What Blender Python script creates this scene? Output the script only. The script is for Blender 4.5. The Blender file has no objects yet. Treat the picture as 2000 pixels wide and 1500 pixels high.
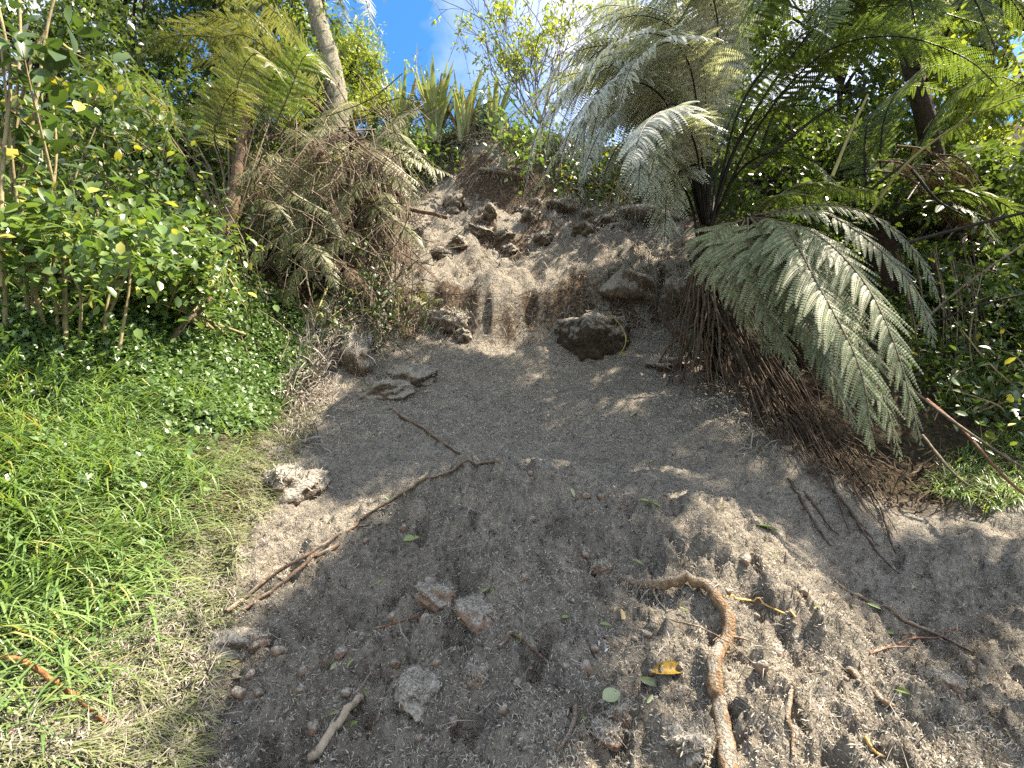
import bpy, math, random
import numpy as np
from mathutils import Vector, Matrix

# ------------------------------------------------------------------ camera, sky, sun, exposure
SC = bpy.context.scene
COL = SC.collection
PITCH = math.radians(8.0)
EYE = np.array([0.0, 0.0, 1.5])
cam_d = bpy.data.cameras.new('camera'); cam_d.sensor_width = 36.0; cam_d.lens = 18.0
cam_d.clip_start = 0.05; cam_d.clip_end = 2000
cam = bpy.data.objects.new('camera', cam_d); COL.objects.link(cam)
cam.location = EYE; cam.rotation_euler = (math.pi / 2 + PITCH, 0, 0)
SC.camera = cam

SUN = np.array([0.56, 0.03, 0.83]); SUN /= np.linalg.norm(SUN)      # towards the sun
sun_elev = math.asin(SUN[2]); sun_az = math.atan2(SUN[0], SUN[1])
world = bpy.data.worlds.new('World'); SC.world = world; world.use_nodes = True
wn, wl = world.node_tree.nodes, world.node_tree.links
bg = wn['Background']
sky = wn.new('ShaderNodeTexSky'); sky.sky_type = 'NISHITA'; sky.sun_disc = False
sky.sun_elevation = sun_elev; sky.sun_rotation = sun_az; sky.altitude = 60
sky.air_density = 0.8; sky.dust_density = 0.3; sky.ozone_density = 4.0
tc = wn.new('ShaderNodeTexCoord')
mp = wn.new('ShaderNodeMapping'); mp.inputs['Scale'].default_value = (1.0, 0.8, 0.9); mp.inputs['Location'].default_value = (3.88, 0.23, 0.69); mp.inputs['Rotation'].default_value = (0.2, 0.5, 0.3)
nz = wn.new('ShaderNodeTexNoise'); nz.inputs['Scale'].default_value = 2.2; nz.inputs['Detail'].default_value = 9; nz.inputs['Distortion'].default_value = 0.5
rp = wn.new('ShaderNodeValToRGB'); rp.color_ramp.elements[0].position = 0.36; rp.color_ramp.elements[1].position = 0.74
rp.color_ramp.elements[0].color = (0.03, 0.03, 0.03, 1); rp.color_ramp.elements[1].color = (0.95, 0.95, 0.95, 1)
mx = wn.new('ShaderNodeMixRGB'); mx.inputs['Color2'].default_value = (6.0, 6.1, 6.2, 1)  # bright cloud added, mostly out of view, to whiten the sky's fill light
hs = wn.new('ShaderNodeHueSaturation'); hs.inputs['Saturation'].default_value = 1.38
wl.new(tc.outputs['Generated'], mp.inputs['Vector']); wl.new(mp.outputs['Vector'], nz.inputs['Vector'])
wl.new(nz.outputs['Fac'], rp.inputs['Fac']); wl.new(rp.outputs['Color'], mx.inputs['Fac'])
wl.new(sky.outputs['Color'], hs.inputs['Color']); wl.new(hs.outputs['Color'], mx.inputs['Color1'])
wl.new(mx.outputs['Color'], bg.inputs['Color'])
bg.inputs['Strength'].default_value = 0.11
sun_d = bpy.data.lights.new('sun', 'SUN'); sun_d.energy = 4.7; sun_d.angle = math.radians(0.6); sun_d.color = (1.0, 0.965, 0.91)
sun = bpy.data.objects.new('sun', sun_d); COL.objects.link(sun)
sun.rotation_euler = Vector(-SUN).to_track_quat('-Z', 'Y').to_euler()
vs = SC.view_settings; vs.view_transform = 'Standard'; vs.look = 'None'; vs.gamma = 1.0; vs.use_curve_mapping = False
vs.exposure = 2.08
vs.use_white_balance = True; vs.white_balance_temperature = 7900; vs.white_balance_tint = 12
SC.cycles.max_bounces = 5; SC.cycles.diffuse_bounces = 4; SC.cycles.glossy_bounces = 2; SC.cycles.transmission_bounces = 4
SC.cycles.use_adaptive_sampling = False; SC.cycles.use_denoising = False
SC.cycles.caustics_reflective = False; SC.cycles.caustics_refractive = False

random.seed(7)
RNG = np.random.RandomState(11)

# ------------------------------------------------------------------ maths helpers
CP, SP = math.cos(PITCH), math.sin(PITCH)
def ray(px, py):
    u, v = (px - 1000) / 1000.0, (750 - py) / 1000.0
    return np.array([u, CP - v * SP, SP + v * CP])
def P(px, py, Y):
    d = ray(px, py); return EYE + d * (Y / d[1])
def unit(a):
    a = np.asarray(a, float); return a / np.maximum(np.linalg.norm(a, axis=-1, keepdims=True), 1e-9)
_T = np.random.RandomState(3).rand(8, 256, 256)
def vn(x, y, k=0):
    x = np.asarray(x, float); y = np.asarray(y, float)
    xi = np.floor(x).astype(int); yi = np.floor(y).astype(int)
    fx = x - xi; fy = y - yi; fx = fx * fx * fx * (fx * (fx * 6 - 15) + 10); fy = fy * fy * fy * (fy * (fy * 6 - 15) + 10)
    t = _T[k % 8]; a = xi & 255; b = (xi + 1) & 255; c = yi & 255; d = (yi + 1) & 255
    return (t[a, c] * (1 - fx) + t[b, c] * fx) * (1 - fy) + (t[a, d] * (1 - fx) + t[b, d] * fx) * fy
def fbm(x, y, s, o=4, k=0, gain=0.5):
    r = 0; a = 1.0; tot = 0
    for i in range(o):
        ca, sa = math.cos(i * 1.1 + k), math.sin(i * 1.1 + k)
        r = r + a * (vn((x * ca - y * sa) * s + 17.3 * i, (x * sa + y * ca) * s + 5.1 * i, k + i) - 0.5); tot += a; a *= gain; s *= 2.03
    return r / tot * 2
def sstep(a, b, x):
    t = np.clip((x - a) / (b - a), 0, 1); return t * t * (3 - 2 * t)
def catmull(pts, n=8):
    p = np.asarray(pts, float)
    if len(p) < 3: return np.array([p[0] + (p[-1] - p[0]) * t for t in np.linspace(0, 1, n + 1)])
    q = np.vstack([2 * p[0] - p[1], p, 2 * p[-1] - p[-2]]); out = []
    for i in range(1, len(q) - 2):
        for t in np.arange(n) / n:
            a, b, c, d = q[i - 1], q[i], q[i + 1], q[i + 2]
            out.append(0.5 * (2 * b + (c - a) * t + (2 * a - 5 * b + 4 * c - d) * t * t + (3 * b - a - 3 * c + d) * t ** 3))
    out.append(p[-1]); return np.array(out)
def resample(p, n):
    d = np.r_[0, np.cumsum(np.linalg.norm(np.diff(p, axis=0), axis=1))]
    t = np.linspace(0, d[-1], n); return np.stack([np.interp(t, d, p[:, i]) for i in range(3)], 1), d[-1]

# ------------------------------------------------------------------ mesh helpers
class MB:
    def __init__(s): s.v = []; s.q = []; s.t = []; s.n = 0
    def add(s, v, f):
        v = np.asarray(v, float); f = np.asarray(f, int)
        if len(f) == 0: return
        (s.q if f.shape[1] == 4 else s.t).append(f + s.n); s.v.append(v); s.n += len(v)
    def V(s): return np.vstack(s.v)
def link_mesh(name, mb, mat, smooth=False, origin=(0, 0, 0)):
    me = bpy.data.meshes.new(name)
    V = (mb.V() - np.asarray(origin, float)).astype(np.float32)
    q = np.vstack(s) if (s := mb.q) else np.zeros((0, 4), int)
    t = np.vstack(s) if (s := mb.t) else np.zeros((0, 3), int)
    loops = np.r_[q.ravel(), t.ravel()].astype(np.int32)
    starts = np.r_[np.arange(len(q)) * 4, len(q) * 4 + np.arange(len(t)) * 3].astype(np.int32)
    me.vertices.add(len(V)); me.vertices.foreach_set('co', V.ravel())
    me.loops.add(len(loops)); me.loops.foreach_set('vertex_index', loops)
    me.polygons.add(len(starts)); me.polygons.foreach_set('loop_start', starts)
    if smooth: me.polygons.foreach_set('use_smooth', np.ones(len(starts), bool))
    me.update(calc_edges=True)
    if mat: me.materials.append(mat)
    return me
def part(name, mb, mat, parent=None, smooth=False, kind=None, origin=None):
    o0 = np.array(parent['_o']) if parent is not None and '_o' in parent else np.zeros(3)
    if origin is not None and parent is None: o0 = np.asarray(origin, float)
    me = link_mesh(name, mb, mat, smooth, o0)
    o = bpy.data.objects.new(name, me); COL.objects.link(o)
    if parent is not None: o.parent = parent
    else: o.location = o0
    o['_o'] = list(map(float, o0))
    if kind: o['kind'] = kind
    return o
def thing(name, label, cat, loc, group=None):
    o = bpy.data.objects.new(name, None); COL.objects.link(o); o.location = loc; o.empty_display_size = 0.1
    o['_o'] = list(map(float, loc)); o['label'] = label; o['category'] = cat
    if group: o['group'] = group
    return o
def tag(o, label, cat, group=None):
    o['label'] = label; o['category'] = cat
    if group: o['group'] = group
    return o
def tube(mb, pts, r, seg=6, wob=0.0, cap=True):
    p = np.asarray(pts, float); n = len(p); r = np.broadcast_to(np.asarray(r, float), (n,)).copy()
    T = unit(np.gradient(p, axis=0)); ref = np.array([0.31, 0.2, 0.93]) if abs(T[0][2]) < 0.85 else np.array([1.0, 0.1, 0])
    A = np.zeros((n, 3)); a = unit(ref - T[0] * ref.dot(T[0]))
    for i in range(n):
        a = unit(a - T[i] * a.dot(T[i])); A[i] = a
    B = np.cross(T, A); th = np.arange(seg) * 2 * math.pi / seg
    rr = r[:, None] * (1 + wob * (RNG.rand(n, seg) - 0.5) * 2)
    v = p[:, None, :] + rr[:, :, None] * (np.cos(th)[None, :, None] * A[:, None, :] + np.sin(th)[None, :, None] * B[:, None, :])
    i = np.arange(n - 1)[:, None] * seg; j = np.arange(seg)[None, :]; k = (j + 1) % seg
    f = np.stack([i + j, i + k, i + seg + k, i + seg + j], -1).reshape(-1, 4)
    base = mb.n; mb.add(v.reshape(-1, 3), f)
    if cap and seg > 2:
        for s, idx in ((0, list(range(seg))[::-1]), ((n - 1) * seg, list(range(seg)))):
            c = p[0] if s == 0 else p[-1]
            m = MB; vv = v.reshape(-1, 3)[s:s + seg]
            mb.add(np.vstack([vv, c]), [[idx[q], idx[(q + 1) % seg], seg] for q in range(seg)])
def frames(d, n):
    x = unit(d); z = unit(n - x * np.sum(n * x, -1, keepdims=True)); y = np.cross(z, x); return np.stack([x, y, z], -1)
def scatter(mb, tv, tf, pos, R, sc):
    pos = np.asarray(pos); N = len(pos)
    if N == 0: return
    sc = np.asarray(sc, float)
    if sc.ndim == 1: sc = np.repeat(sc[:, None], 3, 1)
    v = np.einsum('nij,nkj->nki', R, tv[None] * sc[:, None, :]) + pos[:, None, :]
    f = tf[None] + (np.arange(N) * len(tv))[:, None, None]
    mb.add(v.reshape(-1, 3), f.reshape(-1, tf.shape[1]))
# leaf templates: along +x, length 1, width 1 (scaled), fold along the midrib
LEAF_V = np.array([[0, 0, 0], [0.3, 0.21, 0.05], [0.3, 0, 0], [0.3, -0.21, 0.05], [0.68, 0.2, 0.02], [0.68, 0, -0.04], [0.68, -0.2, 0.02], [1, 0, -0.14]])
LEAF_T = np.array([[0, 2, 1], [0, 3, 2], [1, 2, 5], [1, 5, 4], [2, 3, 6], [2, 6, 5], [4, 5, 7], [5, 6, 7]])
LEAF4_V = np.array([[0, 0, 0], [0.42, 0.27, 0.06], [0.45, 0, -0.02], [0.42, -0.27, 0.06], [1, 0, -0.12]]); LEAF4_T = np.array([[0, 2, 1], [0, 3, 2], [1, 2, 4], [2, 3, 4]])
KITE_V = np.array([[0, 0, 0], [0.45, 0.22, 0.03], [1, 0, -0.08], [0.45, -0.22, 0.03]]); KITE_Q = np.array([[0, 3, 2, 1]])
def blade_t(seg=3, bend=0.5):
    v = []; f = []
    for i in range(seg + 1):
        t = i / seg; w = 0.5 * (1 - t ** 1.7) + 0.02; a = bend * t * 1.6
        z = math.sin(a) / max(bend * 1.6, 1e-3) if bend else t; x = (1 - math.cos(a)) / max(bend * 1.6, 1e-3)
        v += [[x, w, z], [x, -w, z]]
    for i in range(seg): f.append([2 * i, 2 * i + 1, 2 * i + 3, 2 * i + 2])
    return np.array(v, float), np.array(f)
def randdir(n, up=0.0):
    d = RNG.normal(size=(n, 3)); d = unit(d); d[:, 2] += up; return unit(d)
def leafcloud(mb, cent, size, up=0.7, droop=0.25, aspect=1.0, simple=False, jit=0.35):
    n = len(cent); nrm = randdir(n, up); d = randdir(n, 0); d = d - nrm * np.sum(d * nrm, 1, keepdims=True); d[:, 2] -= droop
    R = frames(d, nrm); s = size * (1 + jit * (RNG.rand(n) * 2 - 1)); sc = np.stack([s, s * aspect, s], 1)
    if simple: scatter(mb, KITE_V, KITE_Q, cent, R, sc)
    else: scatter(mb, LEAF_V, LEAF_T, cent, R, sc)
def ico(sub=2):
    import bmesh
    bm = bmesh.new(); bmesh.ops.create_icosphere(bm, subdivisions=sub, radius=1.0)
    bm.verts.ensure_lookup_table(); v = np.array([x.co[:] for x in bm.verts]); f = np.array([[a.index for a in g.verts] for g in bm.faces]); bm.free(); return v, f
ICO2, ICO3, ICO4 = ico(2), ico(3), ico(4)
def blob(mb, c, s, seed, lvl=ICO3, amp=0.35, freq=1.6, R=None, box=0.0):
    v, f = lvl; v = v.copy()
    if box: m = np.max(np.abs(v), 1, keepdims=True); v = v * (1 - box) + v / m * box * 0.85
    n = fbm(v[:, 0] * freq + seed * 3.1 + v[:, 2] * 1.7, v[:, 1] * freq + seed * 1.7 + v[:, 2] * 0.9, 1.0, 4, seed % 7)
    n2 = fbm(v[:, 0] * 6 + v[:, 2] * 4.3 + seed, v[:, 1] * 6 - v[:, 2] * 3.7, 1.0, 3, (seed + 3) % 7)
    v = v * (1 + amp * n + 0.24 * n2)[:, None] * np.asarray(s, float)
    if R is not None: v = v @ np.asarray(R).T
    mb.add(v + np.asarray(c), f)
def rotz(a): c, s = math.cos(a), math.sin(a); return np.array([[c, -s, 0], [s, c, 0], [0, 0, 1]])

# ------------------------------------------------------------------ materials
def nm(name):
    m = bpy.data.materials.new(name); m.use_nodes = True; n = m.node_tree.nodes; l = m.node_tree.links
    return m, n, l, n['Principled BSDF']
def c4(c): return (c[0], c[1], c[2], 1)
def leaf_mat(name, c1, c2, rough=0.4, tr=0.35, mud=0.0, mudcol=(0.30, 0.28, 0.23), trcol=None, spec=0.5, odd=None):
    m, n, l, b = nm(name)
    g = n.new('ShaderNodeNewGeometry'); oi = n.new('ShaderNodeObjectInfo')
    ad = n.new('ShaderNodeMath'); ad.operation = 'ADD'; fr = n.new('ShaderNodeMath'); fr.operation = 'FRACT'
    l.new(g.outputs['Random Per Island'], ad.inputs[0]); l.new(oi.outputs['Random'], ad.inputs[1]); l.new(ad.outputs[0], fr.inputs[0])
    r = n.new('ShaderNodeValToRGB'); e = r.color_ramp.elements; e[0].color = c4(c1); e[1].color = c4(c2)
    if odd is not None:
        e[1].position = 0.93; x = r.color_ramp.elements.new(0.96); x.color = c4(odd)
    l.new(fr.outputs[0], r.inputs['Fac']); out = r.outputs['Color']
    t = n.new('ShaderNodeTexNoise'); t.inputs['Scale'].default_value = 3.0; t.inputs['Detail'].default_value = 5
    l.new(g.outputs['Position'], t.inputs['Vector'])
    v = n.new('ShaderNodeHueSaturation'); mr = n.new('ShaderNodeMapRange'); mr.inputs['To Min'].default_value = 0.65; mr.inputs['To Max'].default_value = 1.35
    l.new(t.outputs['Fac'], mr.inputs['Value']); l.new(mr.outputs['Result'], v.inputs['Value']); l.new(out, v.inputs['Color']); out = v.outputs['Color']
    if mud > 0:
        t2 = n.new('ShaderNodeTexNoise'); t2.inputs['Scale'].default_value = 28.0; t2.inputs['Detail'].default_value = 6; l.new(g.outputs['Position'], t2.inputs['Vector'])
        r2 = n.new('ShaderNodeMapRange'); r2.inputs['From Min'].default_value = 0.72 - 0.5 * mud; r2.inputs['From Max'].default_value = 0.98 - 0.5 * mud
        l.new(t2.outputs['Fac'], r2.inputs['Value'])
        mm = n.new('ShaderNodeMixRGB'); mm.inputs['Color2'].default_value = c4(mudcol); l.new(r2.outputs['Result'], mm.inputs['Fac']); l.new(out, mm.inputs['Color1']); out = mm.outputs['Color']
    l.new(out, b.inputs['Base Color']); b.inputs['Roughness'].default_value = rough; b.inputs['Specular IOR Level'].default_value = spec
    if tr > 0:
        ts = n.new('ShaderNodeBsdfTranslucent'); gm = n.new('ShaderNodeMixRGB'); gm.blend_type = 'MULTIPLY'; gm.inputs['Fac'].default_value = 1
        gm.inputs['Color2'].default_value = c4(trcol or (1.7, 1.75, 0.8)); l.new(out, gm.inputs['Color1']); l.new(gm.outputs['Color'], ts.inputs['Color'])
        ms = n.new('ShaderNodeMixShader'); ms.inputs['Fac'].default_value = tr
        l.new(b.outputs[0], ms.inputs[1]); l.new(ts.outputs[0], ms.inputs[2]); l.new(ms.outputs[0], n['Material Output'].inputs['Surface'])
    return m
def rough_mat(name, c1, c2, scale=20, rough=0.9, bump=0.4, mulch=0.0, stretch=None, c3=None, bscale=None):
    """soil, bark, wood: two-tone noise with relief; mulch = share of grey coating on upward faces"""
    m, n, l, b = nm(name)
    g = n.new('ShaderNodeNewGeometry'); tcn = n.new('ShaderNodeTexCoord'); src = g.outputs['Position']
    if stretch:
        mpn = n.new('ShaderNodeMapping'); mpn.inputs['Scale'].default_value = stretch; l.new(src, mpn.inputs['Vector']); src = mpn.outputs['Vector']
    t = n.new('ShaderNodeTexNoise'); t.inputs['Scale'].default_value = scale; t.inputs['Detail'].default_value = 8; t.inputs['Roughness'].default_value = 0.65; l.new(src, t.inputs['Vector'])
    r = n.new('ShaderNodeValToRGB'); e = r.color_ramp.elements; e[0].position = 0.32; e[1].position = 0.68; e[0].color = c4(c1); e[1].color = c4(c2)
    if c3: x = r.color_ramp.elements.new(0.8); x.color = c4(c3)
    l.new(t.outputs['Fac'], r.inputs['Fac']); out = r.outputs['Color']
    if mulch > 0:
        sx = n.new('ShaderNodeSeparateXYZ'); l.new(g.outputs['Normal'], sx.inputs[0])
        t3 = n.new('ShaderNodeTexNoise'); t3.inputs['Scale'].default_value = 14; t3.inputs['Detail'].default_value = 6; l.new(g.outputs['Position'], t3.inputs['Vector'])
        a = n.new('ShaderNodeMath'); a.operation = 'MULTIPLY_ADD'; l.new(t3.outputs['Fac'], a.inputs[0]); a.inputs[1].default_value = 1.3; l.new(sx.outputs['Z'], a.inputs[2])
        r3 = n.new('ShaderNodeMapRange'); r3.inputs['From Min'].default_value = 1.55 - mulch; r3.inputs['From Max'].default_value = 1.85 - mulch; l.new(a.outputs[0], r3.inputs['Value'])
        t4 = n.new('ShaderNodeTexNoise'); t4.inputs['Scale'].default_value = 90; t4.inputs['Detail'].default_value = 4; l.new(g.outputs['Position'], t4.inputs['Vector'])
        r4 = n.new('ShaderNodeValToRGB'); r4.color_ramp.elements[0].color = (0.11, 0.10, 0.085, 1); r4.color_ramp.elements[1].color = (0.40, 0.37, 0.31, 1)
        r4.color_ramp.elements[0].position = 0.3; r4.color_ramp.elements[1].position = 0.7; l.new(t4.outputs['Fac'], r4.inputs['Fac'])
        mm = n.new('ShaderNodeMixRGB'); l.new(r3.outputs['Result'], mm.inputs['Fac']); l.new(out, mm.inputs['Color1']); l.new(r4.outputs['Color'], mm.inputs['Color2']); out = mm.outputs['Color']
    l.new(out, b.inputs['Base Color']); b.inputs['Roughness'].default_value = rough; b.inputs['Specular IOR Level'].default_value = 0.2
    t5 = n.new('ShaderNodeTexNoise'); t5.inputs['Scale'].default_value = bscale or scale * 2.5; t5.inputs['Detail'].default_value = 6; l.new(src, t5.inputs['Vector'])
    bp = n.new('ShaderNodeBump'); bp.inputs['Strength'].default_value = bump; bp.inputs['Distance'].default_value = 0.03; l.new(t5.outputs['Fac'], bp.inputs['Height']); l.new(bp.outputs[0], b.inputs['Normal'])
    return m
def ground_mat():
    m, n, l, b = nm('hillside_mulch')
    g = n.new('ShaderNodeNewGeometry')
    def noise(s, d=6, vec=None):
        t = n.new('ShaderNodeTexNoise'); t.inputs['Scale'].default_value = s; t.inputs['Detail'].default_value = d; t.inputs['Roughness'].default_value = 0.6
        l.new(vec or g.outputs['Position'], t.inputs['Vector']); return t.outputs['Fac']
    def ramp(f, *st):
        r = n.new('ShaderNodeValToRGB'); e = r.color_ramp.elements
        e[0].position, e[0].color = st[0][0], c4(st[0][1]); e[1].position, e[1].color = st[-1][0], c4(st[-1][1])
        for s in st[1:-1]: x = e.new(s[0]); x.color = c4(s[1])
        l.new(f, r.inputs['Fac']); return r.outputs['Color']
    def mix(f, a, c):
        x = n.new('ShaderNodeMixRGB')
        for k, val in (('Fac', f), ('Color1', a), ('Color2', c)):
            if isinstance(val, (tuple, float)): x.inputs[k].default_value = val if isinstance(val, float) else c4(val)
            else: l.new(val, x.inputs[k])
        return x.outputs['Color']
    nmx = n.new('ShaderNodeMath'); nmx.operation = 'MULTIPLY_ADD'; l.new(noise(27, 4), nmx.inputs[0]); nmx.inputs[1].default_value = 0.55
    nm2 = n.new('ShaderNodeMath'); nm2.operation = 'MULTIPLY'; l.new(noise(85, 5), nm2.inputs[0]); nm2.inputs[1].default_value = 0.45; l.new(nm2.outputs[0], nmx.inputs[2])
    fine = ramp(nmx.outputs[0], (0.36, (0.05, 0.043, 0.035)), (0.43, (0.215, 0.197, 0.165)), (0.55, (0.31, 0.288, 0.244)), (0.70, (0.44, 0.412, 0.35)))  # darkest stop puts the shade of small pits into the mulch colour
    mid = ramp(noise(6, 6), (0.35, (0.72, 0.72, 0.73)), (0.7, (1.10, 1.07, 1.02)))
    x = n.new('ShaderNodeMixRGB'); x.blend_type = 'MULTIPLY'; x.inputs['Fac'].default_value = 1; l.new(fine, x.inputs['Color1']); l.new(mid, x.inputs['Color2'])
    mul = x.outputs['Color']
    brn = ramp(noise(3.2, 5), (0.62, (0, 0, 0)), (0.80, (0.3, 0.3, 0.3)))
    mul = mix(brn, mul, (0.24, 0.15, 0.085))
    soil = ramp(noise(22, 8), (0.3, (0.025, 0.018, 0.013)), (0.5, (0.095, 0.067, 0.046)), (0.72, (0.24, 0.185, 0.135)))
    at = n.new('ShaderNodeAttribute'); at.attribute_name = 'soil'
    nn = n.new('ShaderNodeMath'); nn.operation = 'MULTIPLY_ADD'; l.new(noise(16, 6), nn.inputs[0]); nn.inputs[1].default_value = 1.1; l.new(at.outputs['Fac'], nn.inputs[2])
    mr = n.new('ShaderNodeMapRange'); mr.inputs['From Min'].default_value = 0.92; mr.inputs['From Max'].default_value = 1.12; l.new(nn.outputs[0], mr.inputs['Value'])
    out = mix(mr.outputs['Result'], mul, soil)
    dt = n.new('ShaderNodeAttribute'); dt.attribute_name = 'damp'; dk = n.new('ShaderNodeMixRGB'); dk.blend_type = 'MULTIPLY'; l.new(dt.outputs['Fac'], dk.inputs['Fac']); l.new(out, dk.inputs['Color1'])
    l.new(ramp(noise(9, 6), (0.35, (0.64, 0.62, 0.59)), (0.55, (0.95, 0.93, 0.90)), (0.70, (1.08, 1.02, 0.94))), dk.inputs['Color2']); out = dk.outputs['Color']
    ft = n.new('ShaderNodeAttribute'); ft.attribute_name = 'forest'
    floor = ramp(noise(30, 8), (0.35, (0.018, 0.014, 0.008)), (0.6, (0.06, 0.045, 0.025)), (0.75, (0.13, 0.10, 0.055)))
    out = mix(ft.outputs['Fac'], out, floor)
    l.new(out, b.inputs['Base Color']); b.inputs['Roughness'].default_value = 0.95; b.inputs['Specular IOR Level'].default_value = 0.15
    h = n.new('ShaderNodeMath'); h.operation = 'MULTIPLY_ADD'; l.new(noise(130, 3), h.inputs[0]); h.inputs[1].default_value = 0.5; l.new(noise(45, 5), h.inputs[2])
    bp = n.new('ShaderNodeBump'); bp.inputs['Strength'].default_value = 0.9; bp.inputs['Distance'].default_value = 0.055; l.new(h.outputs[0], bp.inputs['Height']); l.new(bp.outputs[0], b.inputs['Normal'])
    return m
M = {}
M['ground'] = ground_mat()
M['clod'] = rough_mat('clod_soil', (0.045, 0.034, 0.025), (0.19, 0.145, 0.105), 18, mulch=1.05, bump=0.9)
M['redclod'] = rough_mat('clod_red_clay', (0.12, 0.08, 0.058), (0.33, 0.225, 0.16), 30, mulch=0.6, bump=0.7)
M['block'] = rough_mat('block_soil', (0.016, 0.012, 0.009), (0.095, 0.068, 0.046), 26, mulch=0.75, bump=1.0)
M['root'] = rough_mat('root_bark', (0.13, 0.08, 0.045), (0.36, 0.245, 0.145), 45, mulch=0.30, bump=1.0)
M['yroot'] = rough_mat('yellow_root', (0.42, 0.25, 0.08), (0.58, 0.40, 0.16), 40, bump=0.3)
M['droot'] = rough_mat('fibrous_root', (0.03, 0.021, 0.015), (0.12, 0.085, 0.058), 30, bump=0.4, mulch=0.12)
M['stick'] = rough_mat('stick_wood', (0.07, 0.045, 0.03), (0.20, 0.14, 0.095), 30, bump=0.5, mulch=0.22)
M['redstick'] = rough_mat('red_stick_wood', (0.10, 0.045, 0.025), (0.24, 0.11, 0.06), 40, bump=0.4, mulch=0.12)
M['palestick'] = rough_mat('pale_stick_wood', (0.25, 0.20, 0.14), (0.42, 0.35, 0.26), 24, bump=0.5, stretch=(1, 1, 0.4))
M['otwig'] = rough_mat('orange_twig', (0.12, 0.05, 0.022), (0.36, 0.17, 0.07), 30, rough=0.6, bump=0.6)
M['gstem'] = rough_mat('green_stem', (0.20, 0.24, 0.06), (0.34, 0.36, 0.13), 40, rough=0.5, bump=0.2)
M['bark'] = rough_mat('lichen_bark', (0.09, 0.08, 0.055), (0.34, 0.32, 0.24), 34, bump=1.0, c3=(0.42, 0.42, 0.33), stretch=(1, 1, 0.5))
M['dbark'] = rough_mat('dark_bark', (0.018, 0.014, 0.01), (0.075, 0.055, 0.04), 24, bump=0.9, stretch=(1, 1, 0.4))
M['bstem'] = rough_mat('shrub_stem', (0.14, 0.115, 0.06), (0.32, 0.27, 0.15), 26, bump=0.4, stretch=(1, 1, 0.3))
M['twig'] = rough_mat('grey_twig', (0.10, 0.085, 0.07), (0.27, 0.24, 0.20), 30, bump=0.3)
M['trunk'] = rough_mat('fern_trunk', (0.012, 0.008, 0.006), (0.06, 0.036, 0.022), 30, bump=1.0, stretch=(1, 1, 0.25))
M['stipe'] = rough_mat('black_stipe', (0.008, 0.007, 0.007), (0.035, 0.03, 0.026), 30, rough=0.5, bump=0.25)
M['bstipe'] = rough_mat('brown_stipe', (0.055, 0.043, 0.028), (0.19, 0.155, 0.105), 30, rough=0.7, bump=0.25)
M['ystipe'] = rough_mat('green_stipe', (0.20, 0.19, 0.07), (0.33, 0.30, 0.12), 20, rough=0.6, bump=0.2)
M['silver'] = leaf_mat('fern_silver_muddy', (0.11, 0.14, 0.09), (0.17, 0.20, 0.135), 0.40, 0.16, mud=0.85, mudcol=(0.47, 0.49, 0.44), spec=0.5)
M['hang'] = leaf_mat('fern_hanging', (0.085, 0.12, 0.05), (0.15, 0.185, 0.085), 0.5, 0.2, mud=0.5, mudcol=(0.28, 0.295, 0.20), spec=0.4, odd=(0.20, 0.14, 0.07))
M['fern'] = leaf_mat('fern_green', (0.06, 0.095, 0.028), (0.12, 0.165, 0.055), 0.42, 0.42, spec=0.45)
M['yfern'] = leaf_mat('fern_yellow_green', (0.12, 0.14, 0.055), (0.20, 0.215, 0.095), 0.45, 0.25, mud=0.4, mudcol=(0.30, 0.27, 0.18))
M['deadfern'] = leaf_mat('fern_dead', (0.05, 0.033, 0.022), (0.15, 0.105, 0.07), 0.8, 0.1, spec=0.15)
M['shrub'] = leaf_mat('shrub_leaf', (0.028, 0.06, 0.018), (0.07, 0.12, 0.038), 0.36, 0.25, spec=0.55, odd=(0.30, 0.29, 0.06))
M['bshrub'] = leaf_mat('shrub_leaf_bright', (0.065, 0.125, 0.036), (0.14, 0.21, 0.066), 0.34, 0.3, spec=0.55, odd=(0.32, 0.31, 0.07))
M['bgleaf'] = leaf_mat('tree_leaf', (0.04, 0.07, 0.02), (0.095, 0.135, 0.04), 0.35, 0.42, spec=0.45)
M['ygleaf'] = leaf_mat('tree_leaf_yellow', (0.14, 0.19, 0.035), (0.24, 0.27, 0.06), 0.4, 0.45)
M['cover'] = leaf_mat('ground_cover_leaf', (0.065, 0.13, 0.045), (0.14, 0.22, 0.08), 0.36, 0.25, spec=0.7)
M['grass'] = leaf_mat('grass_blade', (0.085, 0.165, 0.05), (0.20, 0.29, 0.105), 0.4, 0.32, spec=0.4, odd=(0.33, 0.29, 0.12))
M['mgrass'] = leaf_mat('grass_muddy', (0.09, 0.125, 0.045), (0.20, 0.225, 0.10), 0.6, 0.15, mud=0.55, mudcol=(0.24, 0.222, 0.175), spec=0.2)
M['flax'] = leaf_mat('flax_leaf', (0.16, 0.20, 0.075), (0.30, 0.335, 0.17), 0.36, 0.25, mud=0.3, mudcol=(0.30, 0.28, 0.2))
M['dflax'] = leaf_mat('flax_dead', (0.20, 0.15, 0.09), (0.34, 0.27, 0.17), 0.8, 0.15, spec=0.1)
M['fibre'] = leaf_mat('mulch_fibre', (0.13, 0.119, 0.098), (0.41, 0.384, 0.325), 0.95, 0.0, spec=0.1)
M['dlitter'] = leaf_mat('dark_litter', (0.025, 0.018, 0.012), (0.12, 0.09, 0.06), 0.95, 0.0, spec=0.1)
M['tangle'] = leaf_mat('root_tangle', (0.06, 0.048, 0.036), (0.36, 0.33, 0.28), 0.95, 0.0, spec=0.1)
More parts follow.
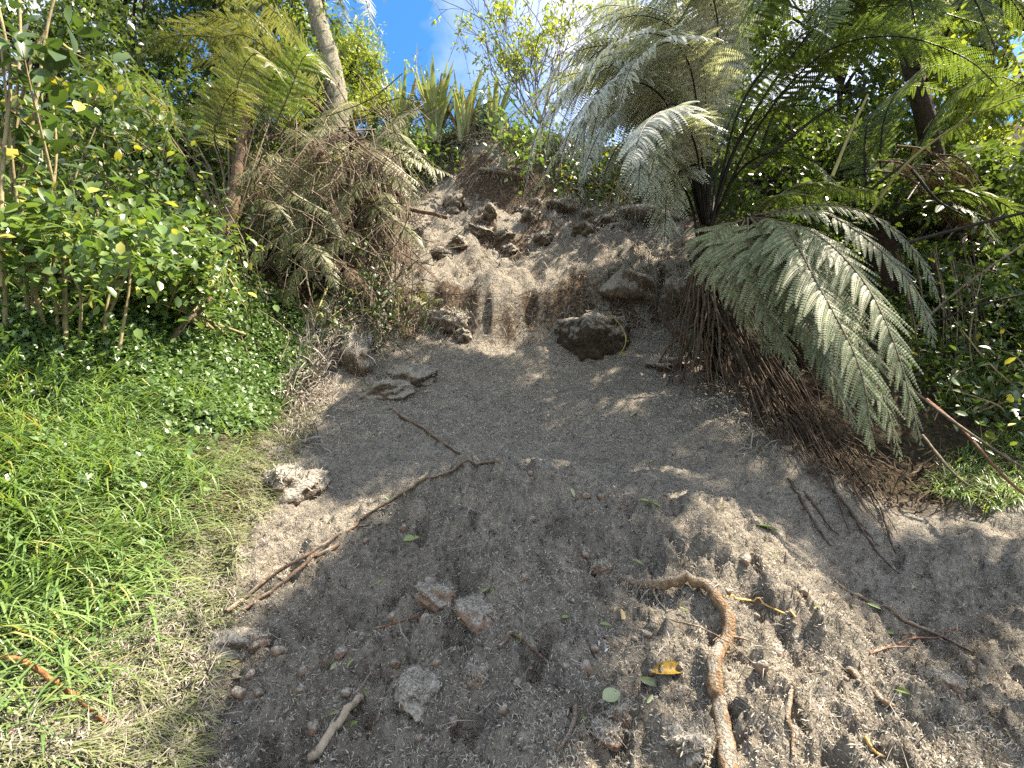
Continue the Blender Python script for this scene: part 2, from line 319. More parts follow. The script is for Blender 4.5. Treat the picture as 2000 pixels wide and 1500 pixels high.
M['leafgreen'] = leaf_mat('fallen_leaf_green', (0.13, 0.19, 0.05), (0.22, 0.28, 0.10), 0.5, 0.2, mud=0.35)
M['leafpale'] = leaf_mat('fallen_leaf_pale', (0.24, 0.28, 0.15), (0.30, 0.34, 0.19), 0.5, 0.15)
M['leafbrown'] = rough_mat('fallen_leaf_yellow_brown', (0.06, 0.03, 0.008), (0.30, 0.20, 0.03), 55, rough=0.5, bump=0.2)
M['leaftan'] = rough_mat('fallen_leaf_tan', (0.30, 0.22, 0.11), (0.45, 0.36, 0.21), 32, rough=0.7, bump=0.2)
M['white'] = rough_mat('white_lichen', (0.55, 0.60, 0.62), (0.8, 0.82, 0.82), 40, bump=0.3)

# ------------------------------------------------------------------ the hillside (height function from surveyed points)
CPTS = [  # pixel x, pixel y, distance ahead (m)
 (1000,1500,1.8),(1000,1300,2.15),(1000,1150,2.55),(1000,1000,3.05),(1000,965,3.35),(1000,932,4.6),(1000,850,5.1),(1000,760,6.0),(1000,690,6.75),(980,655,7.1),(960,590,7.45),(950,520,8.4),(950,470,9.0),(960,420,9.8),(980,375,10.4),(960,325,10.9),(950,250,12.0),
 (700,1500,1.9),(700,1300,2.4),(700,1150,2.95),(700,1060,3.5),(700,1000,3.95),(850,980,3.6),(750,900,4.5),(720,800,5.4),(720,720,6.1),(760,640,6.9),(800,560,7.7),(830,470,8.8),(830,400,10.0),(800,330,11.2),
 (0,1500,1.7),(0,1200,2.2),(0,950,2.75),(0,700,3.5),(0,560,4.2),(0,330,6.8),(0,230,9.0),(300,1400,2.1),(300,1200,2.5),(300,950,3.2),(300,720,4.3),(300,560,5.1),(300,300,8.5),
 (500,1200,2.85),(500,1350,2.4),(500,950,3.8),(560,800,5.1),(600,700,5.9),(680,600,6.8),(700,450,8.2),(650,255,11),(400,250,10.2),
 (1280,1150,2.75),(1280,1000,3.25),(1300,945,4.6),(1300,850,5.0),(1300,750,6.0),(1300,650,6.9),(1250,560,7.3),(1300,480,7.9),(1200,430,9.4),(1150,400,10.2),(1300,380,10.6),
 (1400,1500,1.8),(1400,1300,2.15),(1450,1100,2.8),(1600,1300,2.3),(1750,1500,1.85),(1600,1100,3.6),(1800,1250,3.0),(2000,1400,2.5),(2000,1200,3.2),(2000,1020,3.8),(1800,1020,3.9),(1600,980,4.0),(1450,880,4.6),(1450,740,5.8),(1420,620,6.5),(1380,520,7.0),
 (1600,820,4.9),(1700,900,4.6),(1900,900,4.7),(1650,600,6.0),(1900,650,6.3),(1500,430,7.6),(1700,320,9.2),(2000,300,10),(1300,300,11.8)]
cp = np.array([P(*c) for c in CPTS])
extra = np.array([[-12, 18, 10.8], [-4, 18, 10.4], [3, 18, 10.4], [12, 18, 10.8], [-12, 13, 10.2], [12, 13, 10.2], [-14, 8, 8.0], [-14, 2, 2.5], [14, 8, 8.0], [14, 2, 2.5], [0, 0.6, 0.02], [-2, 0.4, 0.05], [2, 0.4, 0.05], [-6, 0, 0.2], [6, 0, 0.2], [0, -3, 0], [-8, -6, 0], [8, -6, 0], [0, -10, 0]])
cp = np.vstack([cp, extra])
def _U(r2): return 0.5 * r2 * np.log(r2 + 1e-9)
_n = len(cp); _K = _U(((cp[:, None, :2] - cp[None, :, :2]) ** 2).sum(-1)) + np.eye(_n) * 0.02
_Pm = np.c_[np.ones(_n), cp[:, :2]]
_A = np.block([[_K, _Pm], [_Pm.T, np.zeros((3, 3))]]); _w = np.linalg.solve(_A, np.r_[cp[:, 2], np.zeros(3)])
def Hb(x, y):
    x = np.atleast_1d(np.asarray(x, float)); y = np.atleast_1d(np.asarray(y, float)); sh = x.shape; x = x.ravel(); y = y.ravel(); out = np.empty(len(x))
    for i in range(0, len(x), 40000):
        a, b = x[i:i + 40000], y[i:i + 40000]
        K = _U((a[:, None] - cp[None, :, 0]) ** 2 + (b[:, None] - cp[None, :, 1]) ** 2)
        out[i:i + 40000] = K @ _w[:_n] + _w[_n] + _w[_n + 1] * a + _w[_n + 2] * b
    far = sstep(16, 22, np.hypot(x, y - 4)); out = out * (1 - far) + far * np.where(y > 2, np.clip((y - 2) * 0.75, 0, 10.5), 0.0)
    return np.clip(out, -0.3, 16).reshape(sh)
def march(f, px, py, y0=0.9, y1=40):
    d = ray(px, py); ys = np.geomspace(y0, y1, 500); p = EYE[None] + d[None] * (ys / d[1])[:, None]
    below = p[:, 2] < f(p[:, 0], p[:, 1]); i = int(np.argmax(below)) if below.any() else 499
    if i == 0: return p[0]
    a, b = ys[i - 1], ys[i]
    for _ in range(12):
        m_ = 0.5 * (a + b); q = EYE + d * (m_ / d[1])
        if q[2] < f(q[0], q[1])[0]: b = m_
        else: a = m_
    return EYE + d * (b / d[1])
SLIDE_PX = [(230,1499),(300,1380),(370,1200),(400,1100),(470,990),(520,890),(560,810),(640,730),(690,665),(740,580),(790,480),(820,410),(870,350),(950,322),(1040,350),(1150,390),(1300,420),(1350,500),(1370,590),(1410,720),(1480,840),(1600,950),(1750,990),(1990,1010)]
slide = np.array([march(Hb, *p)[:2] for p in SLIDE_PX]); slide = np.vstack([slide, [[7, 3.2], [7, -2], [-1.2, -2]], [[-1.1, 1.2]]])
def inside(poly, x, y):
    r = np.zeros(np.shape(x), bool); n = len(poly)
    for i in range(n):
        x1, y1 = poly[i]; x2, y2 = poly[(i + 1) % n]
        if y1 == y2: continue
        c = ((y1 > y) != (y2 > y)) & (x < (x2 - x1) * (y - y1) / (y2 - y1) + x1); r ^= c
    return r
def sdist(poly, x, y):
    d = np.full(np.shape(x), 1e9); n = len(poly)
    for i in range(n):
        a = poly[i]; b = poly[(i + 1) % n]; e = b - a
        t = np.clip(((x - a[0]) * e[0] + (y - a[1]) * e[1]) / max(e @ e, 1e-9), 0, 1)
        d = np.minimum(d, np.hypot(x - a[0] - t * e[0], y - a[1] - t * e[1]))
    return np.where(inside(poly, x, y), d, -d)
def seg_d(x, y, a, b):
    a = np.asarray(a); b = np.asarray(b); e = b - a; t = np.clip(((x - a[0]) * e[0] + (y - a[1]) * e[1]) / (e @ e), 0, 1)
    return np.hypot(x - a[0] - t * e[0], y - a[1] - t * e[1])
CREST = [march(Hb, *p)[:2] for p in ((560,1160),(700,1075),(850,1000),(1000,965),(1150,955),(1300,975),(1430,1040))]
RIDGE = [march(Hb, *p)[:2] for p in ((1440,1090),(1600,1210),(1760,1340),(1900,1490))]
def Hfull(x, y, want=False):
    x = np.atleast_1d(np.asarray(x, float)); y = np.atleast_1d(np.asarray(y, float))
    z = Hb(x, y); sd = sdist(slide, x, y); ins = sstep(-0.15, 0.25, sd)
    # ledge across the scar
    yl = 7.25 + 0.55 * fbm(x, y * 0, 0.8, 3, 2) + 0.16 * fbm(x, y, 3.5, 3, 4); lh = 0.30 + 0.26 * sstep(-0.4, 0.4, fbm(x, y * 0, 1.2, 3, 6)); lm = sstep(-2.1, -1.5, x) * (1 - sstep(1.9, 2.5, x))
    z = z + lm * (lh * sstep(-0.10, 0.08, y - yl) - lh * sstep(0.1, 1.6, y - yl) - 0.16 * np.exp(-((y - yl + 0.18) / 0.22) ** 2))
    soil = lm * np.exp(-((y - yl + 0.02) / 0.17) ** 2) * (0.45 + 0.55 * sstep(-0.25, 0.3, fbm(x, y, 3.4, 3, 6)))
    y2 = 9.35 + 0.5 * fbm(x, y * 0, 0.9, 3, 4) + 0.2 * fbm(x, y, 3.0, 3, 2); m2 = sstep(-1.1, -0.5, x) * (1 - sstep(2.2, 3.0, x)); h2 = 0.12 + 0.34 * sstep(-0.3, 0.4, fbm(x, y * 0, 1.5, 3, 1))
    z = z + m2 * (h2 * sstep(-0.10, 0.08, y - y2) - h2 * sstep(0.1, 1.2, y - y2) - 0.2 * np.exp(-((y - y2 + 0.16) / 0.2) ** 2))
    soil = np.maximum(soil, m2 * np.exp(-((y - y2 + 0.02) / 0.2) ** 2) * (0.35 + 0.6 * sstep(-0.25, 0.3, fbm(x, y, 3.4, 3, 3))))
    # head scarp under the flax
    ys_ = 10.55 + 0.35 * fbm(x, y * 0, 0.9, 3, 5); sm = sstep(-1.6, -0.9, x) * (1 - sstep(3.2, 4.4, x))
    z = z + sm * (0.55 * sstep(-0.15, 0.12, y - ys_) - 0.55 * sstep(0.1, 2.2, y - ys_) - 0.25 * np.exp(-((y - ys_ + 0.2) / 0.3) ** 2))
    soil = np.maximum(soil, 0.9 * sm * np.exp(-((y - ys_) / 0.25) ** 2))
    # bright ridge of the debris toe, lower right
    rd = np.min([seg_d(x, y, RIDGE[i], RIDGE[i + 1]) for i in range(3)], axis=0)
    z = z + 0.07 * np.exp(-(rd / 0.16) ** 2)
    cd = np.min([seg_d(x, y, CREST[i], CREST[i + 1]) for i in range(6)], axis=0); z = z + (0.20 + 0.07 * fbm(x, y, 3, 2, 2)) * np.exp(-(cd / 0.36) ** 2)
    near = 1 - sstep(3.2, 4.3, y); up = sstep(7.0, 7.8, y); midp = (1 - near) * (1 - up)
    z = z + ins * near * (0.12 * fbm(x, y, 2.2, 3, 1) + 0.10 * fbm(x, y, 7, 3, 2) + 0.045 * fbm(x, y, 24, 3, 3, 0.6))
    rv = np.exp(-(rd / 0.4) ** 2) * near * ins
    z = z - rv * 0.075 * sstep(0.12, 0.5, fbm(x, y, 8.5, 3, 6)) - ins * near * 0.09 * sstep(0.25, 0.55, fbm(x, y, 7.0, 3, 7))
    z = z + ins * midp * (0.05 * fbm(x, y, 1.3, 2, 1) + 0.024 * fbm(x, y, 9, 3, 2) + 0.026 * fbm(x, y, 26, 2, 3))
    rough = ins * up
    z = z + rough * (0.26 * fbm(x, y, 1.7, 4, 1) + 0.16 * fbm(x, y, 5, 3, 4) - (0.10 + 0.14 * sstep(8.8, 9.6, y)) * np.abs(fbm(x, y, 2.6, 3, 7)) - (0.03 + 0.09 * sstep(8.8, 9.6, y)) * np.abs(fbm(x, y, 7, 2, 5)) + 0.05 * fbm(x, y, 16, 2, 2))
    edge = np.exp(-(sd / 0.3) ** 2)
    z = z + edge * 0.06 * fbm(x, y, 5, 3, 5)
    z = z + (1 - ins) * (0.12 * fbm(x, y, 1.2, 4, 6) + 0.03 * fbm(x, y, 9, 3, 1))
    soil = np.maximum(soil, 0.75 * edge * sstep(0.0, 0.5, fbm(x, y, 2.2, 3, 3)))
    soil = np.maximum(soil, rough * 0.42 * sstep(0.25, 0.6, fbm(x, y, 3.0, 3, 2)))
    soil = np.maximum(soil, near * ins * 0.26 * sstep(0.1, 0.5, fbm(x, y, 4.5, 3, 4)))
    damp = ins * (1 - sstep(3.0, 4.0, y + 0.5 * fbm(x, y, 1.5, 3, 5))) * (0.7 + 0.3 * sstep(-0.3, 0.3, fbm(x, y, 2.5, 3, 3)))
    if want == 2: return damp
    if want: return z, soil, 1 - sstep(-0.35, 0.05, sd + 0.12 * fbm(x, y, 4, 3, 1))
    return z
GRID = {}
def H(x, y):
    x = np.atleast_1d(np.asarray(x, float)); y = np.atleast_1d(np.asarray(y, float)); ys_, u, w, Z = GRID['ys'], GRID['u'], GRID['w'], GRID['Z']
    y = np.clip(y, ys_[0], ys_[-1] - 1e-6); r = np.clip(np.searchsorted(ys_, y, 'right') - 1, 0, len(ys_) - 2); fy = (y - ys_[r]) / (ys_[r + 1] - ys_[r]); out = 0
    for k, wt in ((r, 1 - fy), (r + 1, fy)):
        ww = w[k]; uu = np.where(np.abs(x) <= ww, x / ww * 0.93, np.sign(x) * (0.93 + (np.abs(x) - ww) / (60 - ww) * 0.07)); uu = np.clip(uu, -1, 1 - 1e-9)
        c = np.clip(np.searchsorted(u, uu, 'right') - 1, 0, len(u) - 2); fx = (uu - u[c]) / (u[c + 1] - u[c]); out = out + wt * (Z[k, c] * (1 - fx) + Z[k, c + 1] * fx)
    return out
def G(px, py): return march(H, px, py)
def make_hillside():
    ys_ = np.r_[np.linspace(-40, 0.2, 14)[:-1], np.geomspace(1.0, 14.5, 600) - 0.8, np.linspace(14.2, 60, 26)]
    u = np.r_[np.linspace(-1, -0.93, 12)[:-1], np.linspace(-0.93, 0.93, 560), np.linspace(0.93, 1, 12)[1:]]
    w = np.clip(1.18 * ys_ + 0.7, 1.2, 30)
    X = np.where(np.abs(u)[None] <= 0.93, u[None] / 0.93 * w[:, None], np.sign(u)[None] * (w[:, None] + (np.abs(u)[None] - 0.93) / 0.07 * (60 - w[:, None])))
    Y = np.repeat(ys_[:, None], len(u), 1)
    z, soil, forest = Hfull(X.ravel(), Y.ravel(), True)
    V = np.stack([X.ravel(), Y.ravel(), z], 1); nr, nc = X.shape; GRID.update(ys=ys_, u=u, w=w, Z=z.reshape(X.shape))
    i = np.arange(nr - 1)[:, None] * nc + np.arange(nc - 1)[None]; f = np.stack([i, i + 1, i + nc + 1, i + nc], -1).reshape(-1, 4)
    mb = MB(); mb.add(V, f); o = part('hillside', mb, M['ground'], smooth=True, kind='structure')
    for nme, arr in (('soil', soil), ('forest', forest), ('damp', Hfull(X.ravel(), Y.ravel(), 2))):
        a = o.data.attributes.new(nme, 'FLOAT', 'POINT'); a.data.foreach_set('value', arr.astype(np.float32))
    return o
make_hillside()

def pts_in(poly, n, ymin=1.2, ymax=14, pad=0.0, xr=None, power=1.0):
    """random ground points inside a polygon, denser near the foot of the slope"""
    out = []; got = 0
    lo, hi = poly.min(0), poly.max(0); y0 = max(lo[1], ymin); y1 = min(hi[1], ymax)
    while got < n:
        y = y0 * (y1 / y0) ** RNG.rand(n * 2); w = 1.2 * y + 0.4; x = (RNG.rand(n * 2) * 2 - 1) * w
        k = inside(poly, x, y); out.append(np.stack([x[k], y[k]], 1)); got += k.sum()
        if k.sum() == 0: break
    p = np.vstack(out)[:n]; return np.c_[p, H(p[:, 0], p[:, 1])]
def gnormal(p, e=0.03):
    dx = (H(p[:, 0] + e, p[:, 1]) - H(p[:, 0] - e, p[:, 1])) / (2 * e); dy = (H(p[:, 0], p[:, 1] + e) - H(p[:, 0], p[:, 1] - e)) / (2 * e)
    return unit(np.stack([-dx, -dy, np.ones(len(p))], 1))
def pxpoly(px): return np.array([march(Hb, *p)[:2] for p in px])
def gpath(px, lift=0.01, n=6):
    g = np.array([G(*p) for p in px]); g = catmull(g, n)
    hz = H(g[:, 0], g[:, 1]); z = np.maximum(g[:, 2], hz)
    for _ in range(3): z = np.convolve(np.r_[z[0], z[0], z, z[-1], z[-1]], np.ones(5) / 5, 'valid')
    g[:, 2] = np.maximum(z, hz - lift * 0.4) + lift; return g

# ------------------------------------------------------------------ vegetation builders
def frond_mesh(mb, rb, pts, W, bare=0.2, spacing=0.045, pin=0.15, up=(0, 0, 1), sag=0.25, stipe_r=0.012, seed=0, fold=0.0, slim=1.0, skip=0.0, ang0=75, pinna_out=None):
    """one bipinnate frond along a polyline: leaflets into mb, midrib into rb"""
    rg = np.random.RandomState(seed)
    p, L = resample(catmull(pts, 10), 60)
    r = stipe_r * (1 - 0.85 * np.linspace(0, 1, 60)) + 0.0012
    tube(rb, p[::2], r[::2], 5, 0.1)
    n = max(8, int(L * (1 - bare) / spacing)); T = unit(np.gradient(p, axis=0)); up = np.asarray(up, float)
    for k in range(n):
        u = (k + 0.5) / n; s = bare + (1 - bare) * u; i = s * 59; i0 = min(int(i), 58); f = i - i0
        c = p[i0] * (1 - f) + p[i0 + 1] * f; t = unit(T[i0]); S = unit(np.cross(t, up)); N = np.cross(S, t)
        env = min(1.0, (u / 0.22) ** 0.7 * 0.75 + 0.25) * max(0.0, 1 - u ** 2.4) ** 0.75
        ln = W * env
        if ln < 0.025: ln = 0.025
        al = math.radians(ang0 - 28 * u)
        for sd in (-1, 1):
            if rg.rand() < max(skip, 0.04): continue
            l = ln * (0.82 + 0.3 * rg.rand()) * (0.45 if rg.rand() < 0.06 else 1.0); a = al + (rg.rand() - 0.5) * 0.26
            D = unit(t * math.cos(a) + S * sd * math.sin(a) + N * (fold + (rg.rand() - 0.5) * 0.34))
            m = max(4, int(l / (l * 0.028 + 0.0095) * slim)); q = (np.arange(m) + 0.6) / m
            Wd = np.array([0.25 * (rg.rand() - 0.5), 0.25 * (rg.rand() - 0.5), -(0.55 + 0.9 * rg.rand())])
            base = c[None] + D[None] * (q * l)[:, None] + Wd[None] * (sag * l * q ** 2)[:, None]
            tq = unit(D[None] + Wd[None] * (2 * sag * q)[:, None]); Sq = unit(np.cross(tq, N[None] + 0.001)); Nq = np.cross(Sq, tq)
            pl = l * pin * (1 - q ** 2.2) ** 0.8 * np.minimum(1, 0.55 + q * 2.5) + 0.006
            wd = l / m * 2.3
            mbb = mb
            if pinna_out is not None: mbb = MB()
            for s2 in (-1, 1):
                d2 = unit(Sq * s2 * 0.9 + tq * 0.42 + Nq * (-0.10 - 0.15 * rg.rand()))
                R = frames(d2, Nq); sc = np.stack([pl, np.full(m, wd), pl * 0.8], 1)
                scatter(mbb, KITE_V, KITE_Q, base, R, sc)
            # thin midrib of the leaflet
            if pinna_out is None: continue
            v = np.stack([base + Sq * 0.0018, base - Sq * 0.0018], 1).reshape(-1, 3) + np.tile(np.array([0, 0, 0.001]), (2 * m, 1)); ii = np.arange(m - 1) * 2
            mbb.add(v, np.stack([ii, ii + 1, ii + 3, ii + 2], 1))
            if pinna_out is not None: pinna_out.append((mbb, c))
def fern_thing(name, label, loc, group=None): return thing(name, label, 'tree fern', loc, group)
SEED = [100]
def add_frond(parent, pts, W, mat, smat, pinna=False, **kw):
    SEED[0] += 1; mb, rb = MB(), MB()
    if pinna:
        outs = []; frond_mesh(mb, rb, pts, W, seed=SEED[0], pinna_out=outs, **kw)
        fr = part('frond', rb, smat, parent, smooth=True)
        for m2, c in outs: part('pinna', m2, mat, fr)
        return fr
    frond_mesh(mb, rb, pts, W, seed=SEED[0], **kw)
    fr = part('frond', mb, mat, parent); part('rachis', rb, smat, fr, smooth=True); return fr
def rand_frond_pts(c, az, el, L, droop):
    p = [np.array(c, float)]; n = 6
    for i in range(n):
        a = el - droop * ((i + 0.5) / n) ** 1.25
        p.append(p[-1] + L / n * np.array([math.cos(a) * math.sin(az), math.cos(a) * math.cos(az), math.sin(a)]))
    return p
def px_pts(l): return [P(*q) for q in l]
def trunk_part(parent, a, b, r0, r1, mat, name='trunk', seg=12, wob=0.15, bendv=0.0):
    a = np.asarray(a, float); b = np.asarray(b, float); m = (a + b) / 2 + np.array([bendv, 0, 0]); mb = MB()
    p = catmull([a, m, b], 10); tube(mb, p, np.linspace(r0, r1, len(p)), seg, wob); return part(name, mb, mat, parent, smooth=True)
def grow(out, tips, p, d, L, r, depth, spread=0.6, up=0.15, n=(2, 4), tw=0.25):
    k = 5; pts = [np.array(p)]; dd = unit(d)
    for i in range(k):
        dd = unit(dd + RNG.normal(size=3) * tw * 0.5 + np.array([0, 0, up * 0.25])); pts.append(pts[-1] + dd * L / k)
    out.append((np.array(pts), np.linspace(r, r * 0.6, k + 1)))
    if depth == 0: tips.append((pts[-1], dd)); return
    for j in range(RNG.randint(n[0], n[1] + 1)):
        t = RNG.randint(2, k + 1); nd = unit(dd + RNG.normal(size=3) * spread + np.array([0, 0, up])); grow(out, tips, pts[t], nd, L * (0.55 + 0.25 * RNG.rand()), r * 0.55, depth - 1, spread, up, n, tw)
def tree(name, label, base, top, r, mat, leafmat, clumps, nleaf, lsize, group=None, aspect=1.0, simple=False, up=0.6, rad=0.6, limb_r=0.04, cat='tree', flat=0.7):
    t = thing(name, label, cat, base, group); base = np.asarray(base, float); top = np.asarray(top, float)
    trunk_part(t, base - np.array([0, 0, 0.3]), top, r, r * 0.55, mat, wob=0.12)
    mb = MB(); cs = []
    for c in clumps:
        c = np.asarray(c, float); s = base + (top - base) * (0.45 + 0.5 * RNG.rand()); mid = (s + c) / 2 + RNG.normal(size=3) * 0.15; mid[2] += 0.1
        lb = MB(); q = catmull([s, mid, c], 5); tube(lb, q, np.linspace(limb_r, limb_r * 0.25, len(q)), 5, 0.1)
        part('limb', lb, mat, t, smooth=True)
        n = nleaf; g = RNG.normal(size=(n, 3)); g = g / np.linalg.norm(g, axis=1, keepdims=True) * (RNG.rand(n, 1) ** 0.5) * np.array([1, 1, flat]) * rad * (0.7 + 0.6 * RNG.rand())
        # leaves gather on sprays, so the crown has gaps
        k = max(3, n // 14); sp = g[:k]; idx = RNG.randint(0, k, n); cs.append(c + sp[idx] + RNG.normal(size=(n, 3)) * lsize * 0.9)
    leafcloud(mb, np.vstack(cs), lsize * 1.06, up=up, aspect=aspect * 1.1, simple=True)
    part('crown', mb, leafmat, t); return t

# ================================================================== right side: tree ferns
GF = 'tree ferns on the banks of the slip'
c1 = P(1382, 452, 6.0)
F1 = fern_thing('tree_fern', 'tall tree fern right of the slip with black stalks and silver mud-dusted fronds arching left', (c1[0], c1[1], H(c1[0], c1[1])[0]), GF)
trunk_part(F1, (c1[0] + 0.05, c1[1] + 0.05, H(c1[0], c1[1])[0] - 0.4), c1, 0.14, 0.12, M['trunk'], wob=0.3)
for k in range(64):      # aerial roots clothing the trunk
    a = RNG.rand() * 6.28; h0 = 0.35 + 0.65 * RNG.rand(); zb = H(c1[0], c1[1])[0]; st = np.array([c1[0] + 0.13 * math.cos(a), c1[1] + 0.13 * math.sin(a), zb + (c1[2] - zb) * h0]); rr = 0.25 + 0.45 * RNG.rand(); e = np.array([c1[0] + rr * math.cos(a + 0.3 * RNG.normal()), c1[1] + rr * math.sin(a), 0]); e[2] = H(e[0], e[1])[0] - 0.05
    q = catmull([st, st * 0.45 + e * 0.55 + [0.05 * RNG.normal(), 0.05 * RNG.normal(), 0.05], e], 5); q[:, :2] += RNG.normal(size=(len(q), 2)) * 0.012; mb = MB(); tube(mb, q, np.linspace(0.008 + 0.014 * RNG.rand() ** 2, 0.006, len(q)), 5, 0.3); part('root', mb, M[('droot', 'bstipe', 'stick')[k % 3]], F1, smooth=True)
SIL = [
 [(1375,450,6.0),(1350,250,6.0),(1290,120,5.8),(1180,110,5.6),(1090,200,5.4),(1062,330,5.35)],
 [(1375,440,6.0),(1340,280,5.8),(1270,190,5.5),(1190,230,5.25),(1140,330,5.1),(1130,370,5.1)],
 [(1380,440,6.0),(1360,300,5.6),(1310,210,5.2),(1260,260,4.95),(1245,385,4.85)],
 [(1370,430,6.0),(1330,250,6.2),(1250,90,6.3),(1140,90,6.3),(1075,190,6.2)],
 [(1370,430,6.0),(1370,200,5.8),(1330,70,5.4),(1240,30,5.0),(1130,80,4.8)],
 [(1375,430,6.0),(1372,260,5.7),(1340,150,5.3),(1260,120,4.9),(1185,180,4.7),(1150,290,4.6)],
 [(1370,440,6.0),(1345,330,6.0),(1300,270,5.8),(1240,290,5.6),(1210,370,5.5)],
 [(1380,420,6.0),(1390,200,5.6),(1400,60,5.2),(1360,-40,4.9),(1270,-60,4.7),(1190,-10,4.6)],
 [(1372,430,6.0),(1365,340,5.8),(1335,290,5.5),(1300,310,5.3),(1290,400,5.25)],
 [(1370,430,6.0),(1330,300,6.3),(1240,200,6.5),(1150,210,6.5),(1085,270,6.4)]]
SIL += [[(1376,440,6.0),(1350,300,5.5),(1300,180,5.0),(1220,150,4.7),(1150,210,4.5),(1110,330,4.45)], [(1376,440,6.0),(1360,240,6.2),(1300,60,6.4),(1190,10,6.4),(1090,70,6.3)], [(1378,440,6.0),(1368,290,5.2),(1330,230,4.8),(1290,260,4.6),(1270,350,4.55)],
 [(1376,440,6.0),(1345,260,6.4),(1270,150,6.8),(1160,150,7.0),(1070,230,7.0),(1050,300,7.0)], [(1380,440,6.0),(1380,240,5.2),(1370,120,4.8),(1320,80,4.5),(1240,120,4.3),(1210,210,4.25)]]
for s in SIL[:15] + SIL[:10]:
    dx, dy, dY = -12 + 30 * RNG.normal(), 30 * RNG.normal(), 0.3 * RNG.normal(); SIL.append([(a + dx * i / 4, b_ + dy * i / 4, c + dY * i / 4) for i, (a, b_, c) in enumerate(s)])
for s in SIL: add_frond(F1, px_pts(s), 0.36 + 0.08 * RNG.rand(), M['silver'], M['stipe'], bare=0.3, sag=0.55, spacing=0.056, stipe_r=0.013, pin=0.17)
GRN = [
 [(1385,450,6.0),(1440,280,5.6),(1540,120,5.0),(1640,0,4.6),(1760,-60,4.3),(1880,-50,4.1)],
 [(1372,430,6.0),(1385,220,5.8),(1480,20,5.3),(1580,-90,5.0),(1700,-120,4.8)],
 [(1390,440,6.0),(1480,250,5.3),(1600,110,4.6),(1740,70,4.2),(1880,110,4.0),(1960,180,3.95)],
 [(1390,440,6.0),(1450,200,5.5),(1580,60,5.0),(1750,10,4.6),(1930,50,4.3)],
 [(1388,440,6.0),(1430,300,5.8),(1500,220,5.5),(1600,210,5.2),(1680,270,5.0)],
 [(1388,440,6.0),(1410,280,6.3),(1470,160,6.6),(1560,110,6.9),(1670,140,7.0)],
 [(1388,440,6.0),(1440,340,5.7),(1500,300,5.4),(1580,310,5.1),(1640,370,4.9)],
 [(1384,440,6.0),(1395,250,6.6),(1430,90,7.0),(1500,20,7.4),(1600,30,7.6)]]
for i, s in enumerate(GRN): add_frond(F1, px_pts(s), 0.46, M['fern'], M['stipe'], bare=0.45 if i < 2 else 0.3, sag=0.25, spacing=0.06, stipe_r=0.024 if i < 2 else 0.018)
for s in ([(1470,330,5.2),(1580,240,5.0),(1690,170,4.8)], [(1480,310,5.6),(1520,210,5.5),(1585,190,5.4)], [(1366,500,5.9),(1350,400,6.0),(1310,320,6.1)]):
    mb = MB(); tube(mb, catmull(px_pts(s), 6), np.linspace(0.02, 0.012, 13), 6, 0.1); part('stalk', mb, M['stipe'], F1, smooth=True)
# roots trailing from the bank below the fern
ROOTS = [([(1345,500,6.6),(1380,600,6.2),(1440,700,5.5),(1560,830,4.8),(1690,960,4.3),(1750,1080,3.6)],0.022), ([(1360,520,6.5),(1420,640,5.9),(1500,760,5.2),(1600,900,4.5),(1660,1040,3.7)],0.018),
 ([(1345,540,6.5),(1350,620,6.2),(1410,720,5.6),(1480,830,4.9)],0.03), ([(1300,630,6.8),(1350,690,6.3),(1420,750,5.7)],0.045)]
for k in range(70):
    x0 = 1365 + 60 * RNG.rand(); y0 = 470 + 110 * RNG.rand(); ex = 1470 + 290 * RNG.rand(); ey = 800 + (ex - 1470) * 0.62 + 90 * RNG.rand()
    g = G(ex, ey); Ye = g[1]; a = (x0, y0, 6.4 - 0.4 * RNG.rand()); b = (ex, ey, Ye)
    mid = [(a[0] + (b[0] - a[0]) * t + 26 * RNG.normal() * (t * (1 - t)) * 2, a[1] + (b[1] - a[1]) * t + 20 * RNG.normal() * t * (1 - t) * 2 + 40 * t * (1 - t), a[2] + (b[2] - a[2]) * t - 0.2 * t * (1 - t)) for t in (0.25, 0.5, 0.75)]
    ROOTS.append(([a] + mid + [b], 0.004 + 0.012 * RNG.rand() ** 2))
for pts, r in ROOTS:
    p = catmull(px_pts(pts), 7); hz = H(p[:, 0], p[:, 1]); p[:, 2] = np.maximum(p[:, 2], hz + 0.035); mb = MB(); tube(mb, p, np.linspace(r, r * 0.35, len(p)), 5, 0.25); part('root', mb, M['droot'], F1, smooth=True)
mb = MB()   # the matted rootlets between them
for k in range(320):
    x0 = 1370 + 330 * RNG.rand(); y0 = 500 + (x0 - 1370) * 1.0 + 130 * RNG.rand(); g = G(x0, y0); q = g + np.array([0.02, -0.08 * RNG.rand(), 0.10 * RNG.rand()])
    L = 0.12 + 0.3 * RNG.rand(); d = unit(np.array([0.30, -0.5, -0.75]) + RNG.normal(size=3) * 0.22)
    p = np.array([q, q + d * L * 0.5 + RNG.normal(size=3) * 0.02, q + d * L + RNG.normal(size=3) * 0.03]); tube(mb, p, [0.004, 0.003, 0.0015], 3, cap=False)
part('root_mat', mb, M['droot'], F1, kind='stuff')

